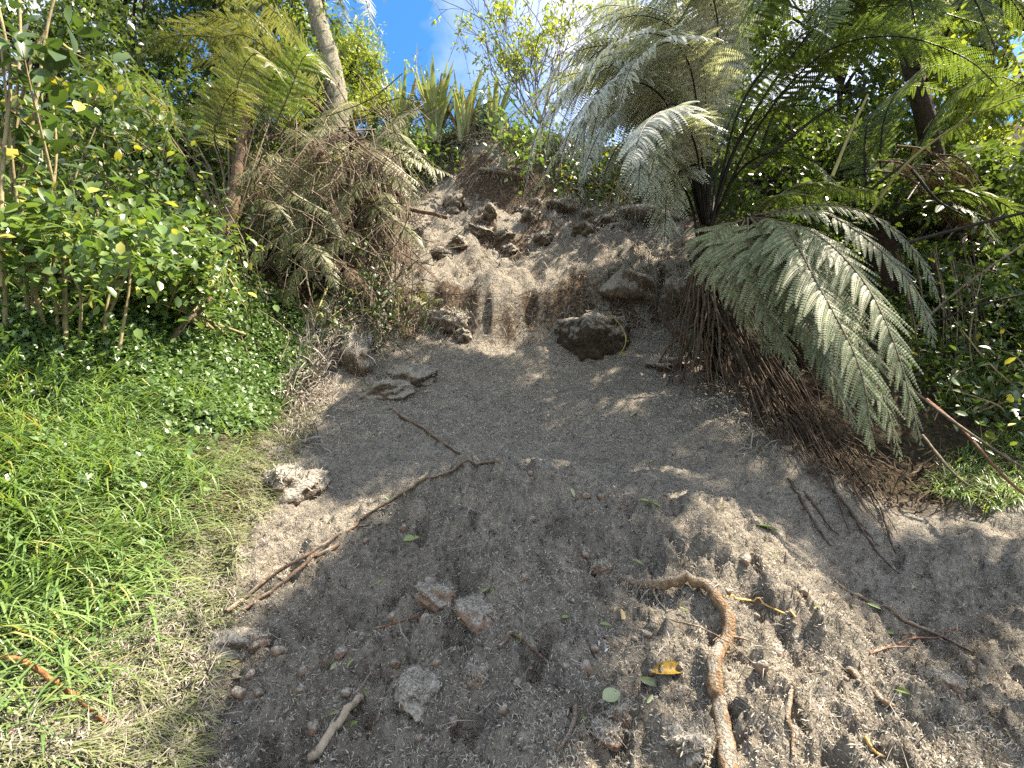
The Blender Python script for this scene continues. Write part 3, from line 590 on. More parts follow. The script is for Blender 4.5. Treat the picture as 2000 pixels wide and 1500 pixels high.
c2 = P(1475, 425, 4.7)
F2 = fern_thing('tree_fern', 'tree fern on the right bank whose big silver-green fronds hang down in front', (c2[0], c2[1] + 0.5, H(c2[0], c2[1] + 0.5)[0]), GF)
trunk_part(F2, (c2[0] + 1.0, c2[1] + 1.1, H(c2[0] + 1.0, c2[1] + 1.1)[0] - 0.3), c2, 0.11, 0.08, M['trunk'], wob=0.3)
HANG = [
 ([(1470,425,4.7),(1530,440,4.3),(1600,560,3.8),(1680,720,3.5),(1705,890,3.42)],0.31), ([(1470,425,4.7),(1580,450,4.2),(1680,540,3.8),(1750,680,3.55),(1800,870,3.45)],0.31),
 ([(1465,425,4.7),(1500,470,4.35),(1550,580,4.05),(1610,700,3.85),(1650,800,3.8)],0.30), ([(1460,425,4.7),(1465,490,4.4),(1490,580,4.2),(1540,690,4.05),(1560,740,4.0)],0.28),
 ([(1455,430,4.7),(1430,480,4.5),(1440,560,4.35),(1480,640,4.25),(1505,700,4.2)],0.26), ([(1475,420,4.7),(1600,415,4.3),(1710,480,4.05),(1790,570,3.95),(1830,690,3.9)],0.19),
 ([(1475,420,4.7),(1610,400,4.4),(1720,430,4.25),(1800,510,4.15),(1842,605,4.1)],0.16), ([(1470,425,4.7),(1550,470,4.2),(1640,600,3.75),(1720,760,3.5),(1760,900,3.42)],0.28),
 ([(1450,430,4.7),(1405,450,4.6),(1395,510,4.5),(1420,580,4.4)],0.26), ([(1465,425,4.7),(1520,480,4.4),(1580,620,4.15),(1640,760,4.0),(1672,840,3.95)],0.28)]
for s, w in HANG: add_frond(F2, px_pts(s), w * (1.05 + 0.25 * RNG.rand()), M['hang'], M['bstipe'], pinna=True, bare=0.06, sag=0.30, spacing=0.047, stipe_r=0.009, up=(0.15, -0.75, 0.65), pin=0.115, ang0=58, fold=-0.05)
for s in ([(1480,425,4.8),(1540,370,4.8),(1620,360,4.7),(1700,400,4.6)], [(1470,425,4.8),(1500,390,4.6),(1560,380,4.5),(1640,400,4.4)], [(1490,425,4.8),(1580,380,5.0),(1680,370,5.0),(1740,400,5.0)]):
    add_frond(F2, px_pts(s), 0.24, M['fern'], M['bstipe'], bare=0.1, sag=0.4, spacing=0.05)

c3 = P(1720, 450, 6.2)
F3 = fern_thing('tree_fern', 'tree fern at the right edge with long bare stalks and a brown dead skirt', (c3[0], c3[1], H(c3[0], c3[1])[0]), GF)
trunk_part(F3, (c3[0], c3[1] + 0.2, H(c3[0], c3[1])[0] - 0.4), c3, 0.2, 0.15, M['trunk'], wob=0.3)
for i, s in enumerate([
 [(1700,415,5.4),(1770,320,5.1),(1880,240,4.8),(2010,185,4.5),(2150,190,4.3)], [(1660,400,5.6),(1740,340,5.4),(1860,250,5.2),(2000,160,5.0),(2120,140,4.9)],
 [(1740,430,6.0),(1790,300,6.0),(1850,200,5.9),(1950,150,5.8),(2040,200,5.7)], [(1730,430,6.2),(1720,300,6.2),(1740,200,6.2),(1820,130,6.2),(1930,140,6.2)],
 [(1740,440,6.0),(1830,380,5.6),(1920,380,5.3),(2030,440,5.1)], [(1730,440,6.0),(1800,400,5.6),(1890,410,5.2),(1960,480,5.0)], [(1740,440,6.2),(1820,330,6.6),(1920,290,6.9),(2030,320,7.0)],
 [(1715,430,6.2),(1690,330,6.4),(1700,230,6.5),(1770,170,6.6),(1850,180,6.6)]]):
    add_frond(F3, px_pts(s), 0.4, M['fern'], M['stipe' if i != 0 else 'ystipe'], bare=0.42 if i < 2 else 0.2, sag=0.25, spacing=0.06, stipe_r=0.018)
for s, r, m in (([(1625,345,4.6),(1660,260,4.55),(1695,185,4.5)],0.018,'ystipe'), ([(1750,480,4.3),(1860,450,4.1),(2020,410,3.8)],0.018,'stipe'), ([(1780,330,5.0),(1830,390,5.0),(1880,420,5.0)],0.014,'stipe'), ([(1800,640,5.0),(1900,600,4.7),(2020,570,4.4)],0.013,'stipe')):
    mb = MB(); tube(mb, catmull(px_pts(s), 6), np.linspace(r, r * 0.7, 13), 6, 0.1); part('stalk', mb, M[m], F3, smooth=True)
for k in range(16):
    a0 = 1760 + 130 * RNG.rand(); b0 = 290 + 70 * RNG.rand(); Y = 5.6 + 0.8 * RNG.rand()
    add_frond(F3, px_pts([(a0 - 60, b0 - 10, Y), (a0, b0, Y - 0.1), (a0 + 50, b0 + 40 + 40 * RNG.rand(), Y - 0.2), (a0 + 70 + 30 * RNG.rand(), b0 + 110, Y - 0.2)]), 0.16, M['deadfern'], M['bstipe'], bare=0.1, sag=0.9, spacing=0.04, skip=0.25)
for k in range(26):
    a0 = 1740 + 160 * RNG.rand(); Y = 5.6 + 0.5 * RNG.rand(); p = catmull(px_pts([(a0, 480 + 40 * RNG.rand(), Y), (a0 + 20, 600, Y - 0.1), (a0 + 50 * RNG.rand(), 720 + 90 * RNG.rand(), Y - 0.2)]), 5)
    mb = MB(); tube(mb, p, np.linspace(0.012, 0.005, len(p)), 4, 0.3); part('dead_stalk', mb, M['bstipe' if k % 3 else 'droot'], F3, smooth=True)

c8 = P(1660, -230, 5.4); b8 = (7.0, 5.6)
F8 = fern_thing('tree_fern', 'tall tree fern whose crown is above the frame and fronds roof the top right', (b8[0], b8[1], H(*b8)[0]), GF)
trunk_part(F8, (b8[0], b8[1], H(*b8)[0] - 0.4), c8, 0.09, 0.07, M['trunk'], wob=0.3, bendv=1.6)
for s in ([(1500,-180,5.0),(1390,-60,4.8),(1310,70,4.7)], [(1560,-150,4.8),(1480,-10,4.4),(1440,100,4.3)], [(1640,-120,4.8),(1620,10,4.3),(1610,110,4.2)], [(1740,-120,4.8),(1780,10,4.4),(1800,130,4.2)], [(1830,-130,5.0),(1900,-10,4.7),(1950,110,4.5)],
          [(1520,-220,5.4),(1380,-110,5.4),(1270,20,5.4)], [(1800,-170,5.2),(1930,-60,5.0),(2030,80,4.9)], [(1590,-170,5.6),(1540,-30,5.9),(1520,80,6.0)], [(1700,-150,5.8),(1720,-20,6.2),(1730,90,6.3)], [(1480,-190,5.6),(1330,-60,5.9),(1230,60,6.0)]):
    add_frond(F8, px_pts([(1660, -230, 5.4)] + s), 0.44, M['fern'], M['stipe'], bare=0.25, sag=0.25, spacing=0.065, stipe_r=0.018)
# long fallen fern stalks leaning on the right bank
for k, (s, lab) in enumerate([([(1810,780,4.4),(1880,840,4.0),(1960,930,3.6),(2030,990,3.4)], 'long reddish-brown fallen stalk sloping down to the right frame edge'),
    ([(1640,640,4.6),(1780,760,4.2),(1900,850,3.9),(2040,940,3.6)], 'long thin tan stalk leaning behind the hanging fronds'),
    ([(1790,640,5.0),(1880,560,4.8),(2010,470,4.6)], 'thin straight tan stalk rising to the right frame edge'),
    ([(1800,850,4.5),(1880,940,4.2),(1990,990,3.9)], 'dark stalk lying low on the right bank near the grass tuft')]):
    p = catmull(px_pts(s), 7); mb = MB(); tube(mb, p, np.linspace(0.014, 0.008, len(p)), 6, 0.15); tag(part('fallen_stalk', mb, M['redstick' if k == 0 else 'bstipe'], smooth=True, origin=p[0]), lab, 'stalk')

# ================================================================== left side: tree ferns
c4_ = P(700, 275, 8.0)
F4 = fern_thing('tree_fern', 'tree fern left of the slip with fanned stalks and a ragged dead skirt', (c4_[0], c4_[1], H(c4_[0], c4_[1])[0]), GF)
trunk_part(F4, (c4_[0] - 0.1, c4_[1] + 0.1, H(c4_[0], c4_[1])[0] - 0.5), c4_, 0.24, 0.17, M['trunk'], wob=0.35)
for s in ([(695,275,8),(620,200,7.8),(540,110,7.4),(450,40,7.0),(360,30,6.7)], [(695,270,8),(640,190,7.9),(590,90,7.7),(520,10,7.5),(420,-20,7.2)], [(690,275,8),(610,230,7.6),(520,150,7.0),(430,110,6.6),(350,130,6.3)],
          [(690,280,8),(600,240,7.4),(510,190,6.8),(430,180,6.4),(370,220,6.2)], [(700,270,8),(660,170,8.4),(560,60,8.8),(450,30,9.0)], [(690,272,8),(630,215,7.6),(560,130,7.2),(480,70,6.9),(400,80,6.7)], [(692,272,8),(640,225,7.7),(570,170,7.3),(500,130,7.0),(430,140,6.8)], [(690,275,8),(600,160,8.0),(500,40,7.9),(400,-20,7.8)],
          [(690,275,8),(590,190,7.9),(470,90,7.8),(340,70,7.6),(250,120,7.5)], [(690,275,8),(570,160,8.2),(430,60,8.4),(300,40,8.4)]):
    add_frond(F4, px_pts(s), 0.5, M['yfern'], M['bstipe'], bare=0.3, sag=0.3, spacing=0.075, stipe_r=0.018)
for s, w in (([(690,280,7.9),(640,310,7.3),(590,380,6.8),(560,455,6.5),(545,530,6.4)],0.42), ([(695,280,7.9),(670,330,7.2),(655,420,6.9),(650,520,6.8)],0.30), ([(700,280,7.9),(640,290,7.5),(570,330,7.1),(510,420,6.7),(490,490,6.5)],0.34),
             ([(705,275,7.9),(760,290,7.6),(830,320,7.5),(890,345,7.5)],0.32), ([(705,275,7.9),(740,300,7.5),(780,360,7.3),(800,420,7.3)],0.26), ([(700,280,7.9),(710,340,7.2),(705,430,7.0),(690,520,6.9)],0.22),
             ([(640,560,6.4),(620,610,6.2),(600,690,6.1),(600,750,6.05)],0.22), ([(655,600,6.4),(650,660,6.2),(620,720,6.1)],0.18), ([(705,270,7.9),(720,230,7.8),(690,200,7.5),(640,230,7.2),(620,300,7.0)],0.34)):
    add_frond(F4, px_pts(s), w, M['yfern'], M['ystipe'], bare=0.12, sag=0.4, spacing=0.05, stipe_r=0.012, up=(0.1, -0.6, 0.8))
for k in range(80):
    a0 = 600 + 190 * RNG.rand(); b0 = 290 + 60 * RNG.rand(); Y = 7.5 - 0.5 * RNG.rand(); L = 150 + 180 * RNG.rand()
    p = catmull(px_pts([(a0 * 0.6 + 0.4 * 700, b0, Y + 0.2), (a0, b0 + 0.3 * L, Y - 0.1), (a0 + 12 * RNG.normal(), b0 + 0.7 * L, Y - 0.2), (a0 + 24 * RNG.normal(), b0 + L, Y - 0.3)]), 5)
    mb = MB(); tube(mb, p, np.linspace(0.012 + 0.020 * RNG.rand() ** 2, 0.007, len(p)), 5, 0.35); part('dead_stalk', mb, M['bstipe' if k % 3 else 'palestick' if k % 2 else 'droot'], F4, smooth=True)
for k in range(16):
    a0 = 650 + 130 * RNG.rand(); b0 = 300 + 100 * RNG.rand(); Y = 7.3 - 0.5 * RNG.rand()
    add_frond(F4, px_pts([(a0, b0, Y), (a0 + 14 * RNG.normal(), b0 + 50, Y - 0.1), (a0 + 24 * RNG.normal(), b0 + 120, Y - 0.15), (a0 + 30 * RNG.normal(), b0 + 190 + 60 * RNG.rand(), Y - 0.2)]), 0.14, M['deadfern'], M['bstipe'], bare=0.05, sag=0.8, spacing=0.045, skip=0.3)

for k in range(60):
    a0 = 500 + 290 * RNG.rand(); b0 = 240 + 330 * RNG.rand() * (0.4 + 0.6 * RNG.rand()); sx = -1 if RNG.rand() < (0.8 if a0 < 700 else 0.35) else 1; l = 50 + 95 * RNG.rand(); Y = min(7.5 - 1.2 * RNG.rand(), G(a0, min(b0 + l, 690))[1] - 0.15)
    add_frond(F4, px_pts([(a0 - sx * 45, b0 + 30 * RNG.normal(), Y + 0.25), (a0, b0 - 10, Y), (a0 + sx * 0.5 * l, b0 + 0.25 * l, Y - 0.2), (a0 + sx * (0.6 + 0.4 * RNG.rand()) * l, b0 + (0.5 + 0.5 * RNG.rand()) * l, Y - 0.35)]), 0.14 + 0.14 * RNG.rand(), M['yfern' if k % 3 else 'deadfern'], M['bstipe'], bare=0.1, sag=0.5, spacing=0.05, skip=0.1, up=(0.2 * RNG.normal(), -0.5, 0.85))
mb = MB()
for k in range(420):
    a0 = 440 + 370 * RNG.rand(); b0 = 190 + 470 * RNG.rand(); Y = min(5.9 + 1.7 * RNG.rand(), G(a0, b0)[1] - 0.1); q = P(a0, b0, Y); d = unit(RNG.normal(size=3) * [0.6, 0.4, 0.3] + [0.15, -0.1, -0.9 if RNG.rand() < 0.7 else 0.5]); l = 0.3 + 0.8 * RNG.rand()
    tube(mb, catmull([q, q + d * l * 0.5 + RNG.normal(size=3) * 0.08, q + d * l + RNG.normal(size=3) * 0.1], 3), 0.004 + 0.005 * RNG.rand(), 3, cap=False)
o = part('vine_tangle', mb, M['bstipe'], kind='stuff'); o['label'] = 'tangle of thin vines and dead stems on the left edge of the slip'; o['category'] = 'vines'
c5 = P(450, 470, 6.3)
F5 = fern_thing('tree_fern', 'tree fern on the left bank behind the glossy shrub with many upright bare stalks', (c5[0], c5[1], H(c5[0], c5[1])[0]), GF)
trunk_part(F5, (c5[0], c5[1] + 0.1, H(c5[0], c5[1])[0] - 0.4), c5, 0.18, 0.14, M['trunk'], wob=0.35)
for k in range(15):
    tx = 250 + 290 * k / 14 + 20 * RNG.normal(); ty = 120 + 120 * RNG.rand(); Y = 6.0 + 1.6 * RNG.rand(); e = -1 if tx < 400 else 0.6
    Y -= 0.6; s = [(450, 465, 6.3), (450 + (tx - 450) * 0.45, 330, 6.2), (tx, ty + 60, Y), (tx + e * 60, ty - 20, Y - 0.2), (tx + e * 150, ty - 20 + 40 * RNG.rand(), Y - 0.4)]
    add_frond(F5, px_pts(s), 0.36, M['yfern' if k % 3 == 0 else 'fern'], M['bstipe'], bare=0.5, sag=0.35, spacing=0.07, stipe_r=0.014)
c6 = P(640, 20, 12.5)
F6 = fern_thing('tree_fern', 'distant tree fern whose dark frond tips hang against the sky at top', (c6[0], c6[1], H(c6[0], c6[1])[0]), GF)
c6b = P(625, -60, 12.5); trunk_part(F6, (c6[0], c6[1], H(c6[0], c6[1])[0] - 0.3), c6b, 0.16, 0.12, M['trunk'], wob=0.3)
for s in ([(625,-60,12.5),(665,-70,12),(705,-25,11.6),(722,30,11.4),(728,80,11.4)], [(625,-60,12.5),(650,-30,12),(670,20,11.8),(680,60,11.7)], [(625,-60,12.5),(590,-40,12),(560,20,11.8),(550,70,11.7)], [(625,-60,12.5),(690,-110,12.5),(740,-60,12.5),(752,10,12.5)], [(625,-60,12.5),(560,-100,12),(500,-50,11.8),(460,30,11.7)]):
    add_frond(F6, px_pts(s), 0.5, M['fern'], M['stipe'], bare=0.15, sag=0.4, spacing=0.08)
c7 = G(830, 610)
F7 = thing('fern_plant', 'small muddy green fern sprig growing below the ledge at slip centre-left', 'fern', c7)
for s in ([(830,612),(835,580),(825,555)], [(832,612),(815,585),(795,575)], [(832,612),(845,588),(865,585)], [(832,612),(828,640),(822,660)]):
    add_frond(F7, [P(a, b, c7[1] - 0.05 - 0.04 * i) for i, (a, b) in enumerate(s)], 0.12, M['yfern'], M['ystipe'], bare=0.05, sag=0.3, spacing=0.03, stipe_r=0.005, up=(0, -0.7, 0.7))

# ================================================================== trees
b = P(660, 222, 9.6)
T1 = thing('tree', 'lichen-grey tree trunk rising out of the frame left of the sky gap', 'tree', (b[0], b[1], H(b[0], b[1])[0]))
mb = MB(); p = catmull(np.vstack([[(b[0] + 0.1, b[1], H(b[0], b[1])[0] - 0.4)], px_pts([(660,222,9.6),(648,130,9.6),(628,60,9.6),(612,0,9.6),(590,-110,9.7),(560,-240,9.9)])]), 8)
tube(mb, p, np.linspace(0.23, 0.13, len(p)), 16, 0.09); part('trunk', mb, M['bark'], T1, smooth=True)
top = p[-1]; mb = MB(); cs = []
for k, sp_ in enumerate(((150,200),(260,300),(350,190),(430,360),(290,110),(90,330),(480,300),(380,290),(60,120),(200,140),(180,270),(320,240),(430,240),(30,220))):  # unseen crown clumps added along the sun direction to shade the top-left bank
    c = G(*sp_) + np.array([0, -0.8, 0.6]) + SUN * (5.6 + 0.5 * RNG.normal()); lb = MB(); q = catmull([top, (top + c) / 2 + RNG.normal(size=3) * 0.15, c], 5); tube(lb, q, np.linspace(0.07, 0.02, len(q)), 6); part('limb', lb, M['bark'], T1, smooth=True)
    cs.append(c + RNG.normal(size=(460, 3)) * 0.36)
leafcloud(mb, np.vstack(cs), 0.1, simple=True); part('crown', mb, M['bgleaf'], T1)
def grp(n, box, Y, off=0.45):
    out = []
    for _ in range(n):
        a = box[0] + (box[2] - box[0]) * RNG.rand(); b_ = box[1] + (box[3] - box[1]) * RNG.rand(); y = Y[0] + (Y[1] - Y[0]) * RNG.rand()
        out.append(P(a, b_, min(y, G(a, b_)[1] - off)))      # never inside the hill
    return out
def gtree(name, label, px, Y, toppx, clumps, mat, lm, r=0.075, **kw):
    b = P(px[0], px[1], Y); b[2] = H(b[0], b[1])[0]; return tree(name, label, b, P(toppx[0], toppx[1], Y), r, mat, lm, clumps, **kw)
GB = 'trees behind the slip'
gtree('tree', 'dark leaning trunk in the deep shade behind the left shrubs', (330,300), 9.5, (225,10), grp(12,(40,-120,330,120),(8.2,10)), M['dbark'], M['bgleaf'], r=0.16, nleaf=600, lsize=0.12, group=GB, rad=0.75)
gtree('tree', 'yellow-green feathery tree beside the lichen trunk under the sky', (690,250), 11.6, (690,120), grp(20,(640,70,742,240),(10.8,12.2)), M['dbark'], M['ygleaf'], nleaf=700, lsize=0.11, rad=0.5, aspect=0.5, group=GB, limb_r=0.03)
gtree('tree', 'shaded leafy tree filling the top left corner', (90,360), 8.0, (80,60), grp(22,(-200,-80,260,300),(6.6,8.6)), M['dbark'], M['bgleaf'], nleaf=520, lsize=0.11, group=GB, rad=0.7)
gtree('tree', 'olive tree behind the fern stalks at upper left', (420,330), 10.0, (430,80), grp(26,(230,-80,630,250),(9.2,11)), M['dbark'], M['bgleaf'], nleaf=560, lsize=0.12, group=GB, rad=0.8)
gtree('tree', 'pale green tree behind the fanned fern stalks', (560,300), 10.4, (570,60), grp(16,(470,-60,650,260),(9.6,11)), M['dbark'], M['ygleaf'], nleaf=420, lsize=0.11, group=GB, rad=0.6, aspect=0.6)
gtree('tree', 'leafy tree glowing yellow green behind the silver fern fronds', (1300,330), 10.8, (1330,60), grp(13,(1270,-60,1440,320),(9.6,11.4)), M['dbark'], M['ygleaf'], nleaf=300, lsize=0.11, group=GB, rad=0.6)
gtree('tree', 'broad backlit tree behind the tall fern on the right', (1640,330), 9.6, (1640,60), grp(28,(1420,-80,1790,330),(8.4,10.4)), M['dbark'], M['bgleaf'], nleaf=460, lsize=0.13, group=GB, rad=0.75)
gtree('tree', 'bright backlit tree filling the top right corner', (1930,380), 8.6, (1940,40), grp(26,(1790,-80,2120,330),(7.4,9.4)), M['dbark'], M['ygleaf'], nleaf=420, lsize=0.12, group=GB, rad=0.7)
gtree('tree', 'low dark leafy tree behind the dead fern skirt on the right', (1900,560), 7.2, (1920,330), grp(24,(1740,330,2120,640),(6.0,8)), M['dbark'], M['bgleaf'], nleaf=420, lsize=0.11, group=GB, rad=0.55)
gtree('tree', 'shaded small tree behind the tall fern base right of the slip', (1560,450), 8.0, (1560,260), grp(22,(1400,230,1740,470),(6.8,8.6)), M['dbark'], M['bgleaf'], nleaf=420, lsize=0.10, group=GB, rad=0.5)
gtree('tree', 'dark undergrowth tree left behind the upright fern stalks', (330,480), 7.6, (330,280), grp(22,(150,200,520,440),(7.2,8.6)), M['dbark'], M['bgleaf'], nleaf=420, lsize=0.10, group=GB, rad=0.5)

# bare twiggy tree against the sky
b = P(1060, 262, 12.2); b[2] = H(b[0], b[1])[0]
T5 = thing('tree', 'sparse twiggy tree with few yellow-green leaves against the blue sky', 'tree', b)
br, tips = [], []
for tgt, L in (((905,60),2.3), ((890,15),2.3), ((930,-20),2.3), ((970,60),2.3), ((1130,50),2.3), ((1060,-30),2.3), ((950,170),1.6), ((1000,20),2.5), ((1090,0),2.6), ((1180,20),2.6), ((1140,110),2.2), ((940,110),2.0), ((1040,100),2.0)):
    st = b + np.array([RNG.normal() * 0.25, RNG.normal() * 0.2, 0.1]); d = P(tgt[0], tgt[1], 12.0) - st
    grow(br, tips, st, d, np.linalg.norm(d) * 0.62, 0.024, 3, 0.42, 0.05, (2, 4), 0.2)
for q, r in br[:8] if False else br:
    pass
big = [x for x in br if x[1][0] > 0.010]; small = [x for x in br if x[1][0] <= 0.010]
for q, r in big: mb = MB(); tube(mb, q, r, 5); part('branch', mb, M['twig'], T5, smooth=True)
mb = MB()
for q, r in small: tube(mb, q, np.maximum(r, 0.006), 3, cap=False)
part('twig', mb, M['twig'], T5, kind='stuff')
mb = MB(); tp = np.array([t[0] for t in tips]); k = RNG.rand(len(tp)) < 0.8; cs = np.vstack([tp[k] + RNG.normal(size=(k.sum(), 3)) * 0.07 for _ in range(9)]); leafcloud(mb, cs, 0.13, aspect=0.8); part('foliage', mb, M['ygleaf'], T5)

# overhanging trees just right of the frame, whose crowns shade the slip
SHADE_PX = [(1900,600),(1950,720),(1880,840),(1980,500),(1840,700),(1990,860),(1000,945),(1100,960),(900,940),(1200,985),(1050,1000),(930,1010),(780,1120),(640,1250),(760,760),(900,720),(1000,800),(1120,740),(1200,850),(1050,880),(880,840),(1300,800),(1380,900),(1200,940),(1450,960),(1560,1010),(1000,960),(870,960),(800,1060),(940,1080),(1100,1060),(1230,1060),(700,1180),(850,1200),(1000,1180),(1120,1230),(600,1330),(720,1330),(870,1340),(1010,1340),(1120,1370),(560,1450),(700,1480),(900,1480),(1720,1170),(1850,1100),(1870,1330),(1950,1450),(1700,1060),(1960,1150),(1800,1250),(1100,660),(1200,660),(1300,560),(1250,640),(640,860),(690,930)]
def shade_tree(label, base, top, pxs, t0, nleaf, rad, lsize):
    cl = []
    for q in pxs:
        g = G(*q); t = t0 + 0.8 * RNG.normal(); cl.append(g + SUN * t)
    return tree('tree', label, base, top, 0.16, M['dbark'], M['bgleaf'], cl, nleaf, lsize, rad=rad, group='trees overhanging from the right', limb_r=0.022)
shade_tree('tall leafy tree leaning over the slip from right of the frame', (6.6, 7.2, H(6.6, 7.2)[0]), (5.4, 6.6, 9.8), [q for q in SHADE_PX if q[0] < 1500], 8.6, 330, 0.36, 0.12)
shade_tree('second tall tree overhanging the right flank from outside the frame', (8.6, 5.2, H(8.6, 5.2)[0]), (7.4, 4.9, 9.4), [q for q in SHADE_PX if q[0] >= 1500], 8.8, 330, 0.34, 0.12)

# ================================================================== flax on the crest
GX = 'flax clumps on the crest of the slip'
def flax(px, Y, n, L, label, fan=1.0):
    g = P(px, 262, Y); z = H(g[0], g[1])[0]; base = np.array([g[0], g[1], max(z, g[2] - 0.1)]); t = thing('flax_bush', label, 'flax', (g[0], g[1], z), GX)
    for k in range(n):
        az = RNG.rand() * 2 * math.pi; lean = (0.12 + 0.75 * RNG.rand() ** 1.2) * fan; l = L * (0.65 + 0.5 * RNG.rand()); w = 0.05 + 0.025 * RNG.rand()
        d = np.array([math.sin(az), math.cos(az), 0]); kink = RNG.rand() < 0.25
        pts = []; a = lean * 0.4
        p = base + d * 0.12 * RNG.rand() + np.array([0, 0, -0.15])
        for i in range(6):
            pts.append(p); p = p + (d * math.sin(a) + np.array([0, 0, math.cos(a)])) * l / 5; a += lean * 0.16 + (0.9 if kink and i == 3 else 0)
        pts = np.array(pts); S = np.array([d[1], -d[0], 0.0]); wd = w * np.array([0.7, 1, 1, 0.9, 0.6, 0.08]); m = MB(); nrm = np.array([0, 0, 0.0]) + d
        v = np.stack([pts + S * wd[:, None] + d * 0.012, pts - d * 0.012, pts - S * wd[:, None] + d * 0.012], 1).reshape(-1, 3)
        f = [[3 * i + c, 3 * i + c + 1, 3 * i + c + 4, 3 * i + c + 3] for i in range(5) for c in (0, 1)]
        m.add(v, f); part('leaf', m, M['flax' if RNG.rand() < 0.86 else 'dflax'], t)
    return t, base
flax(785, 11.5, 48, 1.55, 'flax clump at the left end of the crest against the sky')
fx, fb = flax(850, 11.2, 64, 1.65, 'tallest flax clump in the middle of the crest')
flax(905, 11.3, 48, 1.5, 'flax clump right of the tallest one on the crest')
flax(965, 11.6, 28, 1.2, 'small flax clump at the right end of the crest beside the twiggy tree')
mb = MB(); q = catmull(px_pts([(812,230,12.6),(812,150,12.7),(814,85,12.8)]), 8); tube(mb, q, np.linspace(0.018, 0.008, len(q)), 5)
t = thing('flax_flower_stalk', 'thin dry flower stalk standing above the flax against the sky', 'flower stalk', q[0]); part('stalk', mb, M['twig'], t, smooth=True)
for k in range(9):
    i = 6 + k; a = q[min(i, len(q) - 1)]; e = a + np.array([(-1) ** k * (0.10 + 0.08 * RNG.rand()), 0.05, 0.06 + 0.08 * RNG.rand()]); m = MB(); tube(m, [a, (a + e) / 2 + [0, 0, -0.02], e], [0.006, 0.006, 0.012], 4); part('seed_pod', m, M['twig'], t)
# dead flax leaves hanging below the crest
t = thing('dead_flax', 'bundle of dry pale flax leaves hanging down the head scarp', 'dead flax', P(940, 265, 11.3))
for k in range(34):
    x0 = 905 + 80 * RNG.rand(); y0 = 262 + 20 * RNG.rand(); l = 55 + 70 * RNG.rand(); p = catmull(px_pts([(x0, y0, 11.5), (x0 + 4 * RNG.normal(), y0 + l * 0.3, 11.1), (x0 - 12 + 12 * RNG.normal(), y0 + l, 10.9)]), 4); w = 0.022
    S = np.array([1, 0.1 * RNG.normal(), 0]); wd = w * np.linspace(1, 0.15, len(p)); v = np.stack([p + S * wd[:, None], p + [0, -0.015, 0], p - S * wd[:, None]], 1).reshape(-1, 3); n = len(p)
    m = MB(); m.add(v, [[3 * i + c, 3 * i + c + 1, 3 * i + c + 4, 3 * i + c + 3] for i in range(n - 1) for c in (0, 1)]); part('leaf', m, M['dflax'], t)

# ================================================================== shrubs with single leaves
def leaf_me(name, mat):
    mb = MB(); n = 7; v = []; f = []
    for i in range(n + 1):
        t = i / n; w = 0.27 * math.sin(math.pi * min(1, t ** 0.85)) ** 0.75 + 0.004; z = -0.16 * t * t + 0.04 * t
        v += [[t, w, z + 0.3 * w], [t, w * 0.5, z + 0.08 * w], [t, 0, z], [t, -w * 0.5, z + 0.08 * w], [t, -w, z + 0.3 * w]]
    for i in range(n):
        for c in range(4): f.append([5 * i + c, 5 * i + c + 1, 5 * i + c + 6, 5 * i + c + 5])
    mb.add(np.array(v) * np.array([1, 1, 1]), np.array(f)[:, ::-1]); return link_mesh(name, mb, mat, True)
LM = {k: leaf_me('leaf', M[k]) for k in ('shrub', 'bshrub')}
def put_leaf(parent, me, pos, d, nrm, s, asp=1.0):
    R = frames(np.array([d]), np.array([nrm]))[0]; o = bpy.data.objects.new('leaf', me); COL.objects.link(o); o.parent = parent
    m = Matrix([[R[i][0] * s, R[i][1] * s * asp, R[i][2] * s, 0] for i in range(3)] + [[0, 0, 0, 1]]); m.translation = Vector(np.asarray(pos) - np.array(parent['_o'])); o.matrix_local = m; return o
